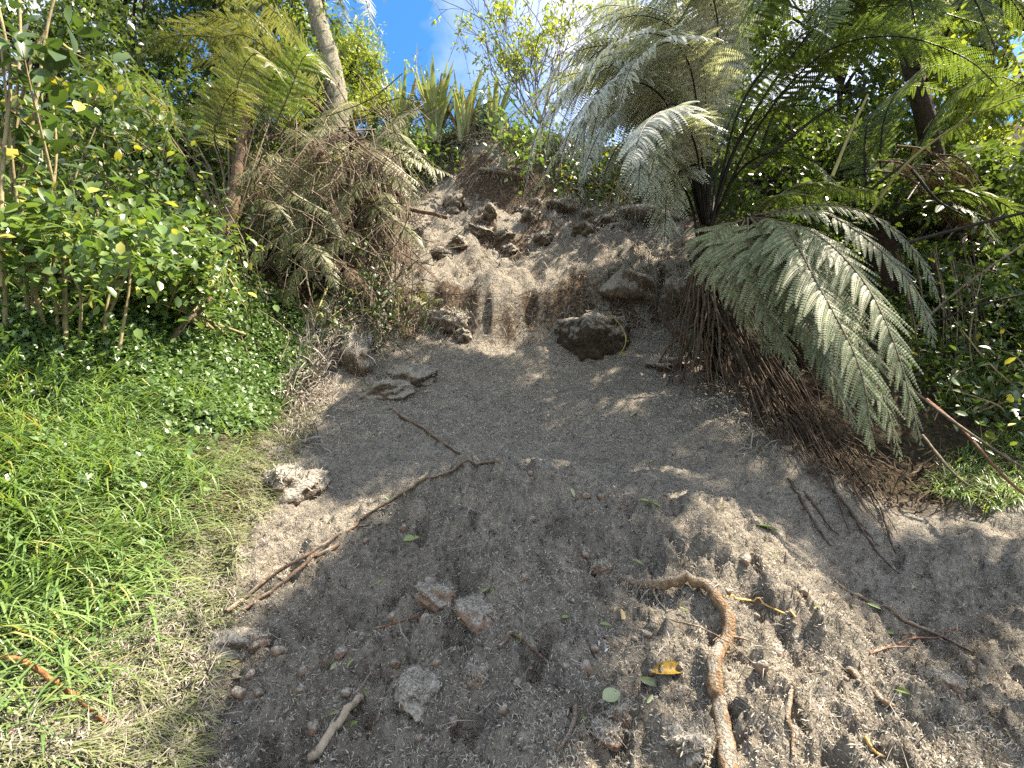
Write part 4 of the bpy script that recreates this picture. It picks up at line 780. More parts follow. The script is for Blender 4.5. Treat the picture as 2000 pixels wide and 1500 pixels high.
def shrub(label, basepx, Y, sprays, nst, lsize, mat, per=9, stuff=0, spread=0.16, group='glossy shrubs on the left bank', stemr=0.014, name='shrub', nparts=300):
    b = P(basepx[0], basepx[1], Y); b[2] = H(b[0], b[1])[0]; t = thing(name, label, 'shrub', b, group)
    used = 0; extra = []
    for k, c in enumerate(sprays):
        s0 = b + RNG.normal(size=3) * np.array([0.2, 0.2, 0]); c = np.asarray(c)
        if k < nst:
            q = catmull([s0 - [0, 0, 0.1], (s0 * 0.5 + c * 0.5) + RNG.normal(size=3) * 0.08, c], 6); mb = MB(); tube(mb, q, np.linspace(stemr, stemr * 0.35, len(q)), 5, 0.15); part('stem', mb, M['bstem'], t, smooth=True)
        dirn = unit(np.array([RNG.normal() * 0.6, -0.45 + RNG.normal() * 0.4, 0.5])); L = spread * (0.8 + 0.8 * RNG.rand())
        mb = MB(); q = np.array([c - dirn * L, c, c + dirn * L * 0.6]); tube(mb, q, [0.006, 0.004, 0.002], 4, cap=False); part('twig', mb, M['bstem'], t)
        for j in range(per):
            pos = c + dirn * L * (RNG.rand() * 1.6 - 1.0); az = j * 2.4 + RNG.rand(); side = unit(np.cross(dirn, [math.cos(az), math.sin(az), 0.3])); d = unit(side + dirn * 0.5 + np.array([0, -0.15, -0.1])); nrm = unit(np.array([0.15, -0.2, 1.0]) + RNG.normal(size=3) * 0.3)
            s = lsize * (0.45 + 0.85 * RNG.rand())
            if used < nparts: put_leaf(t, LM[mat], pos, d, nrm, s); used += 1
            else: extra.append((pos, d, nrm, s))
    if stuff:
        cc = np.array(sprays)[RNG.randint(0, len(sprays), stuff)] + RNG.normal(size=(stuff, 3)) * spread * 1.5
        for c in cc: extra.append((c, unit(RNG.normal(size=3) + [0, -0.3, 0]), unit(np.array([0.1, -0.3, 1]) + RNG.normal(size=3) * 0.4), lsize * (0.5 + 0.6 * RNG.rand())))
    if extra:
        mb = MB(); pos = np.array([e[0] for e in extra]); R = frames(np.array([e[1] for e in extra]), np.array([e[2] for e in extra])); s = np.array([e[3] for e in extra]); scatter(mb, LEAF_V * [1, 1.2, 1], LEAF_T, pos, R, s); part('foliage', mb, M[mat], t, kind='stuff')
    return t
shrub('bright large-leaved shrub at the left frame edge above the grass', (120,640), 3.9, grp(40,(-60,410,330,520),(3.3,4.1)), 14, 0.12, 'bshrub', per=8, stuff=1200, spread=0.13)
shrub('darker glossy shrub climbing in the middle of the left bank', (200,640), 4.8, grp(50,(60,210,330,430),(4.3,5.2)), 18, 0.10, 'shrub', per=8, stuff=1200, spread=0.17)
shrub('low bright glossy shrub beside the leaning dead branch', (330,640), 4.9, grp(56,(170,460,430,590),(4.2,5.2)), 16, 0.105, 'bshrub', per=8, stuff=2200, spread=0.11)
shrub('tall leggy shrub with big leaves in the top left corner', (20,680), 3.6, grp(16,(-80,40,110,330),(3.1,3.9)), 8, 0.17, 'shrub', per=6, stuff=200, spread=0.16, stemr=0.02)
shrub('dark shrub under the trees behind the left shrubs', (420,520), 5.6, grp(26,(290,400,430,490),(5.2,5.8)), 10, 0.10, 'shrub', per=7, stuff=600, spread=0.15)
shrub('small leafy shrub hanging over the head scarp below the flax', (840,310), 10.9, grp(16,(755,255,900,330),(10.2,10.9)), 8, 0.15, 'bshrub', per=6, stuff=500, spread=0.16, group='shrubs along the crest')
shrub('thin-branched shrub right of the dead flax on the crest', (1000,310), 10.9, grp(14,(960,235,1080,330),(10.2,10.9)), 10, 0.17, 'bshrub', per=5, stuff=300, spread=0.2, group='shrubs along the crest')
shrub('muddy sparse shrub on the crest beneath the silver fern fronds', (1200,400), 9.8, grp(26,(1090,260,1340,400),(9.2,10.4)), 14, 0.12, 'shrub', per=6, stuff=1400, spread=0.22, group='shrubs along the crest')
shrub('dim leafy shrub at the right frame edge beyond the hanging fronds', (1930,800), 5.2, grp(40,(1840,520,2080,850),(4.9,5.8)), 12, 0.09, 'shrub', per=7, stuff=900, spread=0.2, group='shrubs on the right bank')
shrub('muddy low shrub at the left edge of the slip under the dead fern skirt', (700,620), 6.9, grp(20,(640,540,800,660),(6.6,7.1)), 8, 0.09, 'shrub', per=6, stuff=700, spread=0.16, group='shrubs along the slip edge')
# bare stems of the leggy shrub at far left
t = bpy.data.objects.get('shrub.003')
for s in ([(10,690,3.5),(12,480,3.5),(28,250,3.5),(40,60,3.5),(30,-60,3.5)], [(60,640,3.7),(40,420,3.7),(70,200,3.7),(95,40,3.7),(120,-40,3.7)], [(0,560,3.3),(5,330,3.3),(20,140,3.3),(-10,-20,3.3)], [(30,250,3.6),(60,120,3.6),(90,60,3.6)], [(110,620,3.9),(95,450,3.9),(110,300,3.9),(98,160,3.9)]):
    mb = MB(); q = catmull(px_pts(s), 6); tube(mb, q, np.linspace(0.015, 0.008, len(q)), 7, 0.15); part('stem', mb, M['bstem'], t, smooth=True)

# ================================================================== grass, ground cover, litter
grass_poly = np.vstack([pxpoly([(560,810),(520,890),(470,990),(400,1100),(370,1200),(300,1380),(230,1499),(0,1499),(-150,1499),(-150,760),(0,745),(300,770),(480,790)])])
cover_poly = pxpoly([(-150,800),(-150,570),(60,590),(250,600),(430,560),(560,590),(640,660),(640,720),(560,810),(500,860),(380,850),(200,830)])
def grass_obj(name, label, pts, mat, L, W, bend, flat):
    mb = MB(); n = len(pts)
    for bi, bnd in enumerate(bend):
        k = np.arange(n) % len(bend) == bi; m = k.sum(); v, f = blade_t(4, bnd)
        az = RNG.rand(m) * 2 * math.pi; lean = unit(np.stack([np.cos(az) * flat, np.sin(az) * flat - 0.25, np.full(m, 1.0)], 1)); hx = np.stack([np.cos(az), np.sin(az), np.zeros(m)], 1)
        z = lean; x = unit(hx - z * np.sum(hx * z, 1, keepdims=True)); y = np.cross(z, x); R = np.stack([x, y, z], -1)
        l = L * (0.5 + 0.8 * RNG.rand(m)); sc = np.stack([l, W * (0.6 + 0.8 * RNG.rand(m)), l], 1); scatter(mb, v, f, pts[k], R, sc)
    o = part(name, mb, M[mat], kind='stuff'); o['label'] = label; o['category'] = 'grass'; return o
gp = pts_in(grass_poly, 26000, 1.5, 6); sdg = sdist(slide, gp[:, 0], gp[:, 1]); mudw = sstep(0.05, 0.7, -sdg) * (0.12 + 0.88 * sstep(2.0, 2.7, gp[:, 1] + 0.3 * fbm(gp[:, 0], gp[:, 1], 3, 2, 3))); keep = RNG.rand(len(gp)) < mudw
clump = fbm(gp[:, 0], gp[:, 1], 2.5, 3, 2) > -0.35
grass_obj('grass', 'bright green long grass covering the lower left bank', gp[keep & clump], 'grass', 0.36, 0.011, (0.4, 0.9, 1.5), 0.9)
edge_poly = pxpoly([(640,790),(570,930),(510,1040),(460,1130),(450,1230),(400,1400),(330,1499),(-100,1499),(-100,1000),(300,850),(500,780)])
gm = pts_in(edge_poly, 34000, 1.5, 6); sdg = sdist(slide, gm[:, 0], gm[:, 1]); keep = RNG.rand(len(gm)) < np.exp(-((-sdg - 0.04) / 0.30) ** 2) * (0.4 + 0.45 * sstep(-0.4, 0.3, fbm(gm[:, 0], gm[:, 1], 5, 3, 4))) + 0.08 + 0.35 * (1 - sstep(1.9, 2.4, gm[:, 1]))
gm = gm[keep]; gm[:, 2] += 0.02
grass_obj('matted_grass', 'flattened mud-smeared grass along the left edge of the slip', gm, 'mgrass', 0.13, 0.006, (0.2, 0.7), 3.2)
rp_ = pxpoly([(1820,960),(1840,900),(1900,850),(2060,860),(2100,990),(1960,1010)]); gr = pts_in(rp_, 1500, 3, 7)
grass_obj('grass_tuft', 'green grass tuft at the right frame edge below the dim shrub', gr, 'grass', 0.26, 0.009, (0.6, 1.2), 0.8)
cv = pts_in(cover_poly, 36000, 2, 7); sdc = sdist(slide, cv[:, 0], cv[:, 1]); cv = cv[RNG.rand(len(cv)) < sstep(-0.02, 0.3, -sdc)]
cv2 = pts_in(grass_poly, 8000, 1.5, 6); sdc = sdist(slide, cv2[:, 0], cv2[:, 1]); cv2 = cv2[RNG.rand(len(cv2)) < 0.9 * sstep(0.1, 0.6, -sdc) * sstep(2.0, 4.0, cv2[:, 1])]
cv = np.vstack([cv, cv2]); cv[:, 2] += 0.03 + 0.16 * RNG.rand(len(cv)) * (1 + fbm(cv[:, 0], cv[:, 1], 2, 2, 1))
mb = MB(); n = len(cv); nr = unit(np.stack([0.25 * RNG.normal(size=n), -0.35 + 0.35 * RNG.normal(size=n), np.ones(n)], 1)); d = randdir(n, 0); s = 0.06 * (0.6 + 0.7 * RNG.rand(n)); scatter(mb, LEAF4_V * [1, 1.05, 1], LEAF4_T, cv, frames(d, nr), s)
o = part('ground_cover', mb, M['cover'], kind='stuff'); o['label'] = 'dense small glossy ground cover leaves on the left bank'; o['category'] = 'ground cover'

ug = []
for poly, n in ((pxpoly([(700,300),(760,262),(1000,262),(1330,300),(1360,420),(1250,395),(1100,370),(1000,330),(900,325),(830,380),(760,420)]), 9000), (pxpoly([(1500,430),(1720,330),(2060,330),(2080,860),(1900,840),(1720,720),(1560,560)]), 12000), (pxpoly([(-60,560),(-60,300),(300,300),(640,270),(690,300),(640,560),(430,560),(200,590)]), 12000)):
    q = pts_in(poly, n, 3, 14); q[:, 2] += 0.45 * RNG.rand(len(q)) ** 1.5; ug.append(q)
mb = MB(); ug = np.vstack(ug); leafcloud(mb, ug, 0.085, up=0.5, simple=True); o = part('undergrowth', mb, M['bgleaf'], kind='stuff'); o['label'] = 'low leafy undergrowth on the crest and the shaded banks'; o['category'] = 'undergrowth'
def strands(mb, pts, L, w, nrm, lift=0.01, curl=0.5, hug=0.6):
    n = len(pts); d = randdir(n, 0); d = unit(d - nrm * np.sum(d * nrm, 1, keepdims=True) * hug); s = unit(np.cross(d, nrm)); l = L * (0.5 + RNG.rand(n)); c = RNG.normal(size=n) * curl
    a = pts + nrm * lift * 0.2; b_ = a + d * (l * 0.5)[:, None] + nrm * (lift * RNG.rand(n))[:, None]; e = b_ + (d * np.cos(c)[:, None] + s * np.sin(c)[:, None]) * (l * 0.5)[:, None] + nrm * (lift * (RNG.rand(n) - 0.6))[:, None]
    ww = (w * (0.6 + 0.8 * RNG.rand(n)))[:, None]; sw = unit(s + nrm * RNG.normal(size=(n, 1)) * 0.5)
    v = np.stack([a - sw * ww * 0.5, a + sw * ww * 0.5, b_ + sw * ww, b_ - sw * ww, e], 1); k = np.arange(n)[:, None] * 5
    mb.add(v.reshape(-1, 3), np.hstack([k, k + 1, k + 2, k + 3])); 
    f = np.hstack([k + 3, k + 2, k + 4]) ; mb.t.append(f + mb.n - n * 5)
fp = pts_in(slide, 95000, 1.6, 5.2); nrm = gnormal(fp); mb = MB(); dist = np.hypot(fp[:, 0], fp[:, 1])
strands(mb, fp, 0.016, 0.0017, nrm, 0.008, 0.9, 0.65)
fp2 = pts_in(slide, 15000, 5.0, 11); strands(mb, fp2, 0.035, 0.0035, gnormal(fp2), 0.015, 0.8, 0.6)
fp3 = pts_in(slide, 60000, 1.6, 4.2); rdd = np.min([seg_d(fp3[:, 0], fp3[:, 1], RIDGE[i], RIDGE[i + 1]) for i in range(3)], axis=0); tuft = fbm(fp3[:, 0], fp3[:, 1], 14, 3, 5)
fp3 = fp3[(RNG.rand(len(fp3)) < 0.15 + 0.75 * np.exp(-(rdd / 0.45) ** 2)) & (tuft > 0.0)]; strands(mb, fp3, 0.022, 0.0022, gnormal(fp3), 0.022, 0.9, 0.35)
o = part('mulch_fibres', mb, M['fibre'], kind='stuff'); o['label'] = 'grey fibrous mulch matted over the slip surface'; o['category'] = 'mulch'
ds = pts_in(slide, 1500, 1.6, 6.0); mb = MB(); strands(mb, ds, 0.11, 0.0014, gnormal(ds), 0.02, 0.8, 0.85); o = part('straw_scraps', mb, M['tangle'], kind='stuff'); o['label'] = 'fine straw and root scraps strewn over the grey debris'; o['category'] = 'straw'
# brown root tangle on ledge, scarp and slip edges
tp = pts_in(slide, 60000, 4.5, 13); z, so, fo = Hfull(tp[:, 0], tp[:, 1], True); sd = sdist(slide, tp[:, 0], tp[:, 1])
wgt = np.clip(so * 0.8 + 0.35 * np.exp(-(sd / 0.3) ** 2) + 0.12 * (tp[:, 1] > 7.6), 0, 1) ; tp = tp[RNG.rand(len(tp)) < wgt * 0.5]
mb = MB(); strands(mb, tp, 0.16, 0.0045, gnormal(tp, 0.1), 0.09, 0.9, 0.3)
o = part('root_tangle', mb, M['tangle'], kind='stuff'); o['label'] = 'tangle of torn fine roots on the ledge and head scarp'; o['category'] = 'roots'
# litter of dead leaves, stems and muddy fronds along the slip edges
LP = [(pxpoly([(-60,1499),(-60,1320),(160,1240),(420,1150),(470,1180),(400,1400),(330,1499)]), 6500, 'tangle', 'muddy litter of straw and stems at the bottom left corner', 0.07),
      (pxpoly([(640,730),(690,665),(740,580),(790,480),(830,410),(760,380),(690,460),(640,600),(570,700),(540,790)]), 4200, 'tangle', 'pale dry litter of stems and dead leaves along the left edge of the slip', 0.22),
      (pxpoly([(1370,480),(1350,560),(1410,720),(1480,840),(1600,950),(1800,990),(1990,1005),(1990,900),(1700,850),(1550,700),(1450,560)]), 1000, 'dlitter', 'dark root and leaf litter on the right bank under the hanging fronds', 0.16),
      (pxpoly([(800,400),(870,345),(950,320),(1050,345),(1300,400),(1320,350),(1000,270),(800,330)]), 2600, 'tangle', 'dry litter of stems and leaves around the head scarp', 0.22)]
for poly, n, m_, lab, L in LP:
    lp = pts_in(poly, n, 1.2, 13); lp[:, 2] += 0.03 * RNG.rand(len(lp)); mb = MB(); strands(mb, lp, L, 0.006 if L > 0.12 else 0.0022, gnormal(lp, 0.1), 0.03 if L < 0.1 else 0.05 if L < 0.2 else 0.14, 0.7, 0.2 if L > 0.12 else 0.6); leafcloud(mb, lp[::4 if L > 0.12 else 30] + [0, 0, 0.03], 0.06 if L > 0.12 else 0.035, up=0.4)
    o = part('leaf_litter', mb, M[m_], kind='stuff'); o['label'] = lab; o['category'] = 'leaf litter'

# ================================================================== soil blocks, clods, roots, sticks, leaves
def coat(o, V, g, n, L, w):
    c = V.mean(0); r = V[RNG.randint(0, len(V), n)]; nr = unit(r - c); k = nr[:, 2] > -0.1 + 0.5 * RNG.rand(n); m2 = MB(); strands(m2, r[k], L, w, nr[k], L * 0.5, 0.8, 0.5); part('mulch_coat', m2, M['fibre'], o, kind='stuff')
def clod(name, label, px, size, mat, cat='clod', group=None, sink=0.45, lvl=ICO4, amp=0.45, freq=1.4, box=0.2, rz=None, seed=None):
    g = G(*px); seed = seed if seed is not None else RNG.randint(1000); mb = MB(); R = rotz(rz if rz is not None else RNG.rand() * 6)
    blob(mb, g + np.array([0, 0.3 * size[1], size[2] * (1 - 2 * sink)]), size, seed, lvl, amp, freq, R, box)
    V = mb.V(); o = tag(part(name, mb, mat, origin=g), label, cat, group); coat(o, V, g, 1100, 0.016 if max(size) < 0.16 else 0.05, 0.0016 if max(size) < 0.16 else 0.0035); return o
def hairs(parent, c, rad, n, L, mat, down=0.8, r=0.003):
    mb = MB()
    for k in range(n):
        d = unit(RNG.normal(size=3) + [0, -0.5, 0.0]); p0 = c + d * rad * (0.8 + 0.2 * RNG.rand()); l = L * (0.4 + RNG.rand()); e = unit(d * 0.6 + [0.2 * RNG.normal(), -0.2, -down])
        tube(mb, [p0, p0 + d * l * 0.4, p0 + d * l * 0.4 + e * l * 0.6], [r, r * 0.8, r * 0.4], 3, cap=False)
    return part('rootlets', mb, mat, parent, kind='stuff')
# the big fallen block
g = G(1165, 700); sz = np.array([0.43, 0.36, 0.38]); cb = g + np.array([0.02, 0.28, 0.27])
BL = thing('soil_block', 'big dark squared soil block with grey mulch top resting mid slope', 'soil block', g)
mb = MB(); blob(mb, cb, sz, 21, ICO4, 0.22, 1.6, rotz(0.5), 0.9); part('body', mb, M['block'], BL); coat(BL, mb.V()[mb.V()[:, 2] > cb[2] + 0.12], g, 700, 0.07, 0.004); hairs(BL, cb, np.array([0.40, 0.34, 0.30]), 160, 0.16, M['droot'])
t = thing('vine', 'thin green vine hanging over the right side of the soil block', 'vine', G(1215, 690)); q = catmull(px_pts([(1190,610,6.35),(1215,640,6.25),(1222,670,6.22),(1205,700,6.2)]), 6); mb = MB(); tube(mb, q, 0.006, 4); part('stem', mb, M['ystipe'], t)
mb = MB(); leafcloud(mb, q[::4] + RNG.normal(size=(len(q[::4]), 3)) * 0.02, 0.07); part('foliage', mb, M['ygleaf'], t)
# root-bound overhangs on the right of the scar and at the head
GO = 'root-bound overhangs'
def overhang(label, px, size, seed, n=150, L=0.35, dy=0.25, rz=0.0):
    g = G(*px); t = thing('root_overhang', label, 'overhang', g, GO); c = g + np.array([0, dy, size[2] * 0.45]); mb = MB(); blob(mb, c, size, seed, ICO4, 0.6, 1.7, rotz(rz), 0.2); part('body', mb, M['clod'], t); coat(t, mb.V(), g, 900, 0.12, 0.005)
    hairs(t, c - np.array([0, 0, 0.05]), np.asarray(size) * 0.97, n // 2, L, M['droot'], 1.2, 0.004); hairs(t, c - np.array([0, 0, 0.05]), np.asarray(size) * 1.0, n // 2, L, M['tangle'], 1.2, 0.004); return t
overhang('root-bound overhang with hanging rootlets right of the sunlit patch', (1270,570), (0.55,0.45,0.42), 5, 260, 0.45)
overhang('dark root-bound hump below the tall fern crown', (1350,600), (0.35,0.4,0.5), 9, 200, 0.45)
overhang('torn root plate with dark hollow at the upper right of the scar', (1270,440), (0.6,0.4,0.3), 12, 420, 0.5)
overhang('ragged root clump at the top centre of the scar', (1110,415), (0.45,0.35,0.25), 14, 360, 0.45)
overhang('root-hung turf lip directly below the dead flax', (985,345), (0.6,0.3,0.2), 17, 420, 0.5)
overhang('knobbly stump-like root hump on the left edge of the slip', (690,720), (0.22,0.25,0.34), 19, 140, 0.3, 0.1)
overhang('root clump at the left end of the ledge', (880,640), (0.35,0.25,0.2), 23, 160, 0.3, 0.15)
GC = 'soil clods on the scar'
for px, s, lab in [((900,480),(0.22,0.18,0.14),'grey clod left of the small dark clod high on the scar'), ((995,488),(0.13,0.12,0.10),'small dark clod alone in the sunlit upper patch'), ((940,455),(0.3,0.2,0.15),'clod just below the head scarp centre'), ((985,462),(0.2,0.18,0.13),'rounded clod between two others below the head scarp'),
                   ((1060,470),(0.25,0.2,0.14),'clod at the right of the upper clod row'), ((860,500),(0.2,0.16,0.13),'clod at the upper left edge of the sunlit patch'), ((805,745),(0.26,0.26,0.17),'mulch-covered hump below the left end of the ledge'), ((760,770),(0.30,0.28,0.16),'low mulch-covered hump above the short bent stick'),
                   ((905,660),(0.14,0.12,0.12),'root-tipped clod at the foot of the ledge'), ((1110,655),(0.20,0.16,0.16),'clod leaning against the left of the big soil block'), ((1300,720),(0.22,0.2,0.14),'low clod right below the big soil block')]:
    clod('clod', lab, px, s, M['clod'], group=GC, lvl=ICO4, amp=0.5, freq=1.5)
for k in range(14):
    a0, b0 = (880 + 400 * RNG.rand(), 395 + 62 * RNG.rand()) if k < 18 else (840 + 290 * RNG.rand(), 590 + 60 * RNG.rand()); z_ = 0.08 + 0.12 * RNG.rand()
    g = G(a0, b0); mb = MB(); blob(mb, g + np.array([0, 0.3 * z_, z_ * 0.05]), (z_ * 1.3, z_, z_ * 0.95), RNG.randint(900), ICO3, 0.7, 1.5, rotz(RNG.rand() * 6), 0.1); V = mb.V(); o = tag(part('soil_clump', mb, M['clod'], origin=g), 'small ragged soil clump on the upper scar', 'soil clump', 'ragged soil clumps on the upper scar'); coat(o, V, g, 160, 0.09, 0.004); hairs(o, V.mean(0), np.array([z_ * 1.3, z_, z_ * 0.9]), 26, 0.22, M['tangle' if k % 2 else 'droot'], 1.0, 0.003)
for px, s, lab, m in [((560,950),(0.22,0.2,0.15),'brown root-edged clod at the left edge of the slip','clod'), ((445,1275),(0.13,0.10,0.085),'sunlit squared mudstone lump at the lower left edge of the debris','clod'), ((500,1255),(0.05,0.05,0.045),'small tan lump beside the sunlit squared lump','redclod'),
                      ((845,1170),(0.115,0.06,0.06),'tan flat-topped lump in the middle of the debris toe','redclod'), ((930,1205),(0.10,0.075,0.065),'brown lump with a broken bark edge at debris centre','redclod'), ((1175,1110),(0.055,0.04,0.035),'reddish lump near the crest of the debris toe','redclod'),
                      ((1860,1350),(0.10,0.085,0.075),'round brown lump in the hollow at lower right','redclod'), ((1815,1325),(0.045,0.04,0.035),'small brown lump left of the round one at lower right','redclod'), ((385,1425),(0.06,0.05,0.04),'orange-tan lump at the bottom left of the debris','redclod'), ((1340,1465),(0.08,0.07,0.06),'grey rounded lump left of the thick root at the bottom','clod'),
                      ((820,1360),(0.09,0.08,0.07),'pale mulch-tufted lump right of the pale stick','clod'), ((935,1330),(0.05,0.05,0.06),'upright tan lump in the lower debris','redclod'), ((1210,1400),(0.05,0.05,0.05),'pinkish lump above the bottom centre','redclod'), ((1185,1440),(0.05,0.05,0.04),'reddish lump at the bottom centre','redclod')]:
    clod('soil_lump', lab, px, s, M[m], cat='soil lump', lvl=ICO4, amp=0.5, freq=1.4, box=0.4, sink=0.50)
near_poly = np.vstack([pxpoly([(330,1360),(480,1180),(640,1080),(800,980),(1100,960),(1400,1040),(1700,1250),(1980,1480),(1980,1499),(260,1499)])])
CL = []
for k in range(5):
    mb = MB(); blob(mb, (0, 0, 0), (1, 0.8, 0.7), 40 + k, ICO2, 0.6, 1.8, None, 0.3); CL.append(link_mesh('soil_crumb', mb, M['redclod'], True))
for c in pts_in(near_poly, 190, 1.6, 4.2):
    s = 0.009 + 0.026 * RNG.rand() ** 2.5; o = bpy.data.objects.new('soil_crumb', CL[RNG.randint(5)]); COL.objects.link(o); o.location = c + np.array([0, 0, s * 0.3]); o.scale = (s, s, s); o.rotation_euler = (RNG.rand(), RNG.rand(), RNG.rand() * 6); tag(o, 'small reddish soil crumb on the grey debris toe', 'soil crumb', 'soil crumbs on the debris toe')

def stick(name, label, px, r, mat, lift=None, cat='stick', taper=0.5, seg=7, wob=0.18, n=6, group=None, heights=None, twigs=()):
    p = gpath(px, lift if lift is not None else r * 0.7, n)
    if heights: p[:, 2] += np.interp(np.linspace(0, 1, len(p)), np.linspace(0, 1, len(heights)), heights)
    p = p + RNG.normal(size=p.shape) * r * 0.12; mb = MB(); tube(mb, p, np.linspace(r, r * taper, len(p)), seg, wob)
    if not twigs: return tag(part(name, mb, M[mat], smooth=True, origin=p[0]), label, cat, group)
    t = thing(name, label, cat, p[0], group); part('stem', mb, M[mat], t, smooth=True)
    for a, dvec, rr in twigs:
        s = p[int(a * (len(p) - 1))]; d = np.asarray(dvec, float); q = np.array([s, s + d * 0.5 + RNG.normal(size=3) * 0.01, s + d]); m = MB(); tube(m, catmull(q, 4), np.linspace(rr, rr * 0.4, 9), 5, 0.2); part('side_twig', m, M[mat], t, smooth=True)
    return t
stick('thick_root', 'thick bent tan root arching out of the debris at lower right', [(1215,1135),(1250,1160),(1300,1162),(1370,1158),(1405,1190),(1425,1235),(1405,1280),(1395,1330),(1405,1400),(1425,1499),(1430,1570)], 0.024, 'root', lift=0.004, cat='root', taper=1.35, seg=14, wob=0.05, n=5,
      heights=[0.0,0.03,0.05,0.04,0.02,0.0,0.0,0.0,0.0,0.0], twigs=[(0.08,(-0.03,-0.06,-0.10),0.008),(0.12,(0.02,-0.07,-0.10),0.006),(0.16,(0.0,-0.08,-0.08),0.005),(0.06,(-0.07,-0.02,-0.05),0.006),(0.55,(0.09,-0.02,0.0),0.009),(0.6,(0.05,-0.05,0.02),0.007),(0.52,(-0.08,-0.02,-0.03),0.006)])
tr = bpy.data.objects['thick_root']; hb = gpath([(1225,1150),(1290,1165)], 0.02, 4)
mb = MB()
for k in range(170):
    a = hb[RNG.randint(len(hb))] + RNG.normal(size=3) * 0.02; d = unit(np.array([RNG.normal() * 0.35, -0.35, -0.9])); l = 0.05 + 0.11 * RNG.rand(); tube(mb, [a, a + d * l * 0.5 + RNG.normal(size=3) * 0.008, a + d * l], [0.0022, 0.0016, 0.0008], 3, cap=False)
part('rootlets', mb, M['tangle'], tr, kind='stuff')
rv_ = np.vstack([np.array(v.co) + np.array(tr.location) for v in tr.children[0].data.vertices]); rn_ = np.array([v.normal for v in tr.children[0].data.vertices]); kk = RNG.randint(0, len(rv_), 1500); kk = kk[rn_[kk, 2] > -0.2]; mb = MB(); strands(mb, rv_[kk], 0.014, 0.0015, rn_[kk], 0.006, 0.8, 0.7); part('mulch_coat', mb, M['fibre'], tr, kind='stuff')
stick('root', 'second root fork buried in the sunlit ridge right of the thick root', [(1660,1320),(1720,1370),(1750,1390)], 0.016, 'root', cat='root')
stick('root', 'curved brown root bark edging a dark hollow in the sunlit ridge', [(1555,1340),(1545,1370),(1538,1400),(1548,1440),(1550,1490)], 0.010, 'root', cat='root')
stick('thin_root', 'thin yellow root lying along the top of the sunlit ridge', [(1412,1165),(1460,1180),(1500,1192),(1555,1212)], 0.006, 'yroot', cat='root', taper=0.8)
stick('thin_root', 'short yellow root tip at the bottom of the sunlit ridge', [(1690,1440),(1705,1470),(1728,1482)], 0.007, 'yroot', cat='root')
stick('thin_root', 'knobbly tan root tip at the bottom centre of the debris', [(1125,1385),(1118,1420),(1105,1450),(1088,1478)], 0.010, 'root', cat='root', wob=0.35)
stick('forked_twig', 'forked reddish twig lying in the shade right of the ridge', [(1700,1278),(1740,1262),(1790,1252),(1840,1250),(1890,1242)], 0.007, 'redstick', cat='twig', twigs=[(0.0,(0.22,0.02,0.02),0.005)])
stick('branch', 'mud-coated pale branch running down the right flank', [(1630,1140),(1700,1185),(1760,1215),(1830,1245),(1900,1280)], 0.014, 'stick', cat='branch', wob=0.3)
stick('stick', 'reddish bent stick lying on the smooth grey slope', [(764,800),(790,822),(822,836),(850,858),(875,875),(898,890)], 0.020, 'stick', taper=0.6, wob=0.2)
stick('long_stick', 'long dark thin stick running diagonally down the left of the debris', [(975,908),(930,918),(850,945),(780,975),(720,1015),(690,1040),(600,1090),(520,1140),(440,1215)], 0.008, 'stick', lift=0.02, taper=1.35, n=5, twigs=[(0.5,(0.18,0.05,0.06),0.006)])
stick('stick', 'dark wet stick lying parallel below the long diagonal stick', [(660,1065),(600,1105),(540,1150),(470,1210)], 0.014, 'stick', lift=0.012)
stick('twig', 'thin tan twig branching beside the long diagonal stick', [(695,1030),(740,1030),(780,1022),(805,1012)], 0.005, 'stick', cat='twig')
stick('stick', 'pale split stick at the bottom left of the debris', [(705,1370),(670,1420),(630,1470),(605,1500)], 0.015, 'palestick', lift=0.02, taper=1.2)
stick('twig', 'thin pale twig hanging beside the pale split stick', [(755,1330),(742,1390),(730,1420),(722,1450)], 0.004, 'root', cat='twig')
stick('twig', 'short dark red twig above the pale lumps', [(735,1235),(790,1212),(838,1198)], 0.006, 'redstick', cat='twig')
stick('twig', 'stubby dark twig end at centre-left of the debris', [(765,1330),(785,1325),(800,1318)], 0.010, 'stick', cat='twig')
stick('twig', 'bent dark root twig across the middle of the debris', [(975,1275),(1010,1262),(1040,1280),(1065,1300),(1072,1325)], 0.008, 'stick', cat='twig', heights=[0.01,0.03,0.01,0.0])
stick('twig', 'dark twig crossing the thick root diagonally', [(1310,1215),(1370,1245),(1430,1290),(1500,1330)], 0.004, 'stick', cat='twig', heights=[0.01,0.04,0.05,0.01])
stick('orange_twig', 'orange-brown twig at the bottom left corner', [(-40,1335),(40,1360),(90,1375),(140,1405),(205,1450)], 0.012, 'otwig', lift=0.05, cat='twig', heights=[0.06,0.06,0.04,0.03,0.0])
stick('green_stem', 'ribbed green stem lying across the bottom left corner', [(-40,1378),(40,1388),(110,1396),(185,1402)], 0.013, 'gstem', lift=0.03, cat='stem')
stick('green_stem', 'upright pale green stem stub near the orange twig', [(235,1290),(240,1320),(238,1350)], 0.014, 'gstem', cat='stem')
stick('stick', 'brown stick pointing up right from the muddy grass at lower left', [(140,1385),(210,1345),(265,1320),(310,1290)], 0.010, 'stick')
stick('stick', 'muddy stick crossing the squared lump at lower left', [(270,1340),(310,1300),(350,1270),(410,1250)], 0.009, 'palestick')
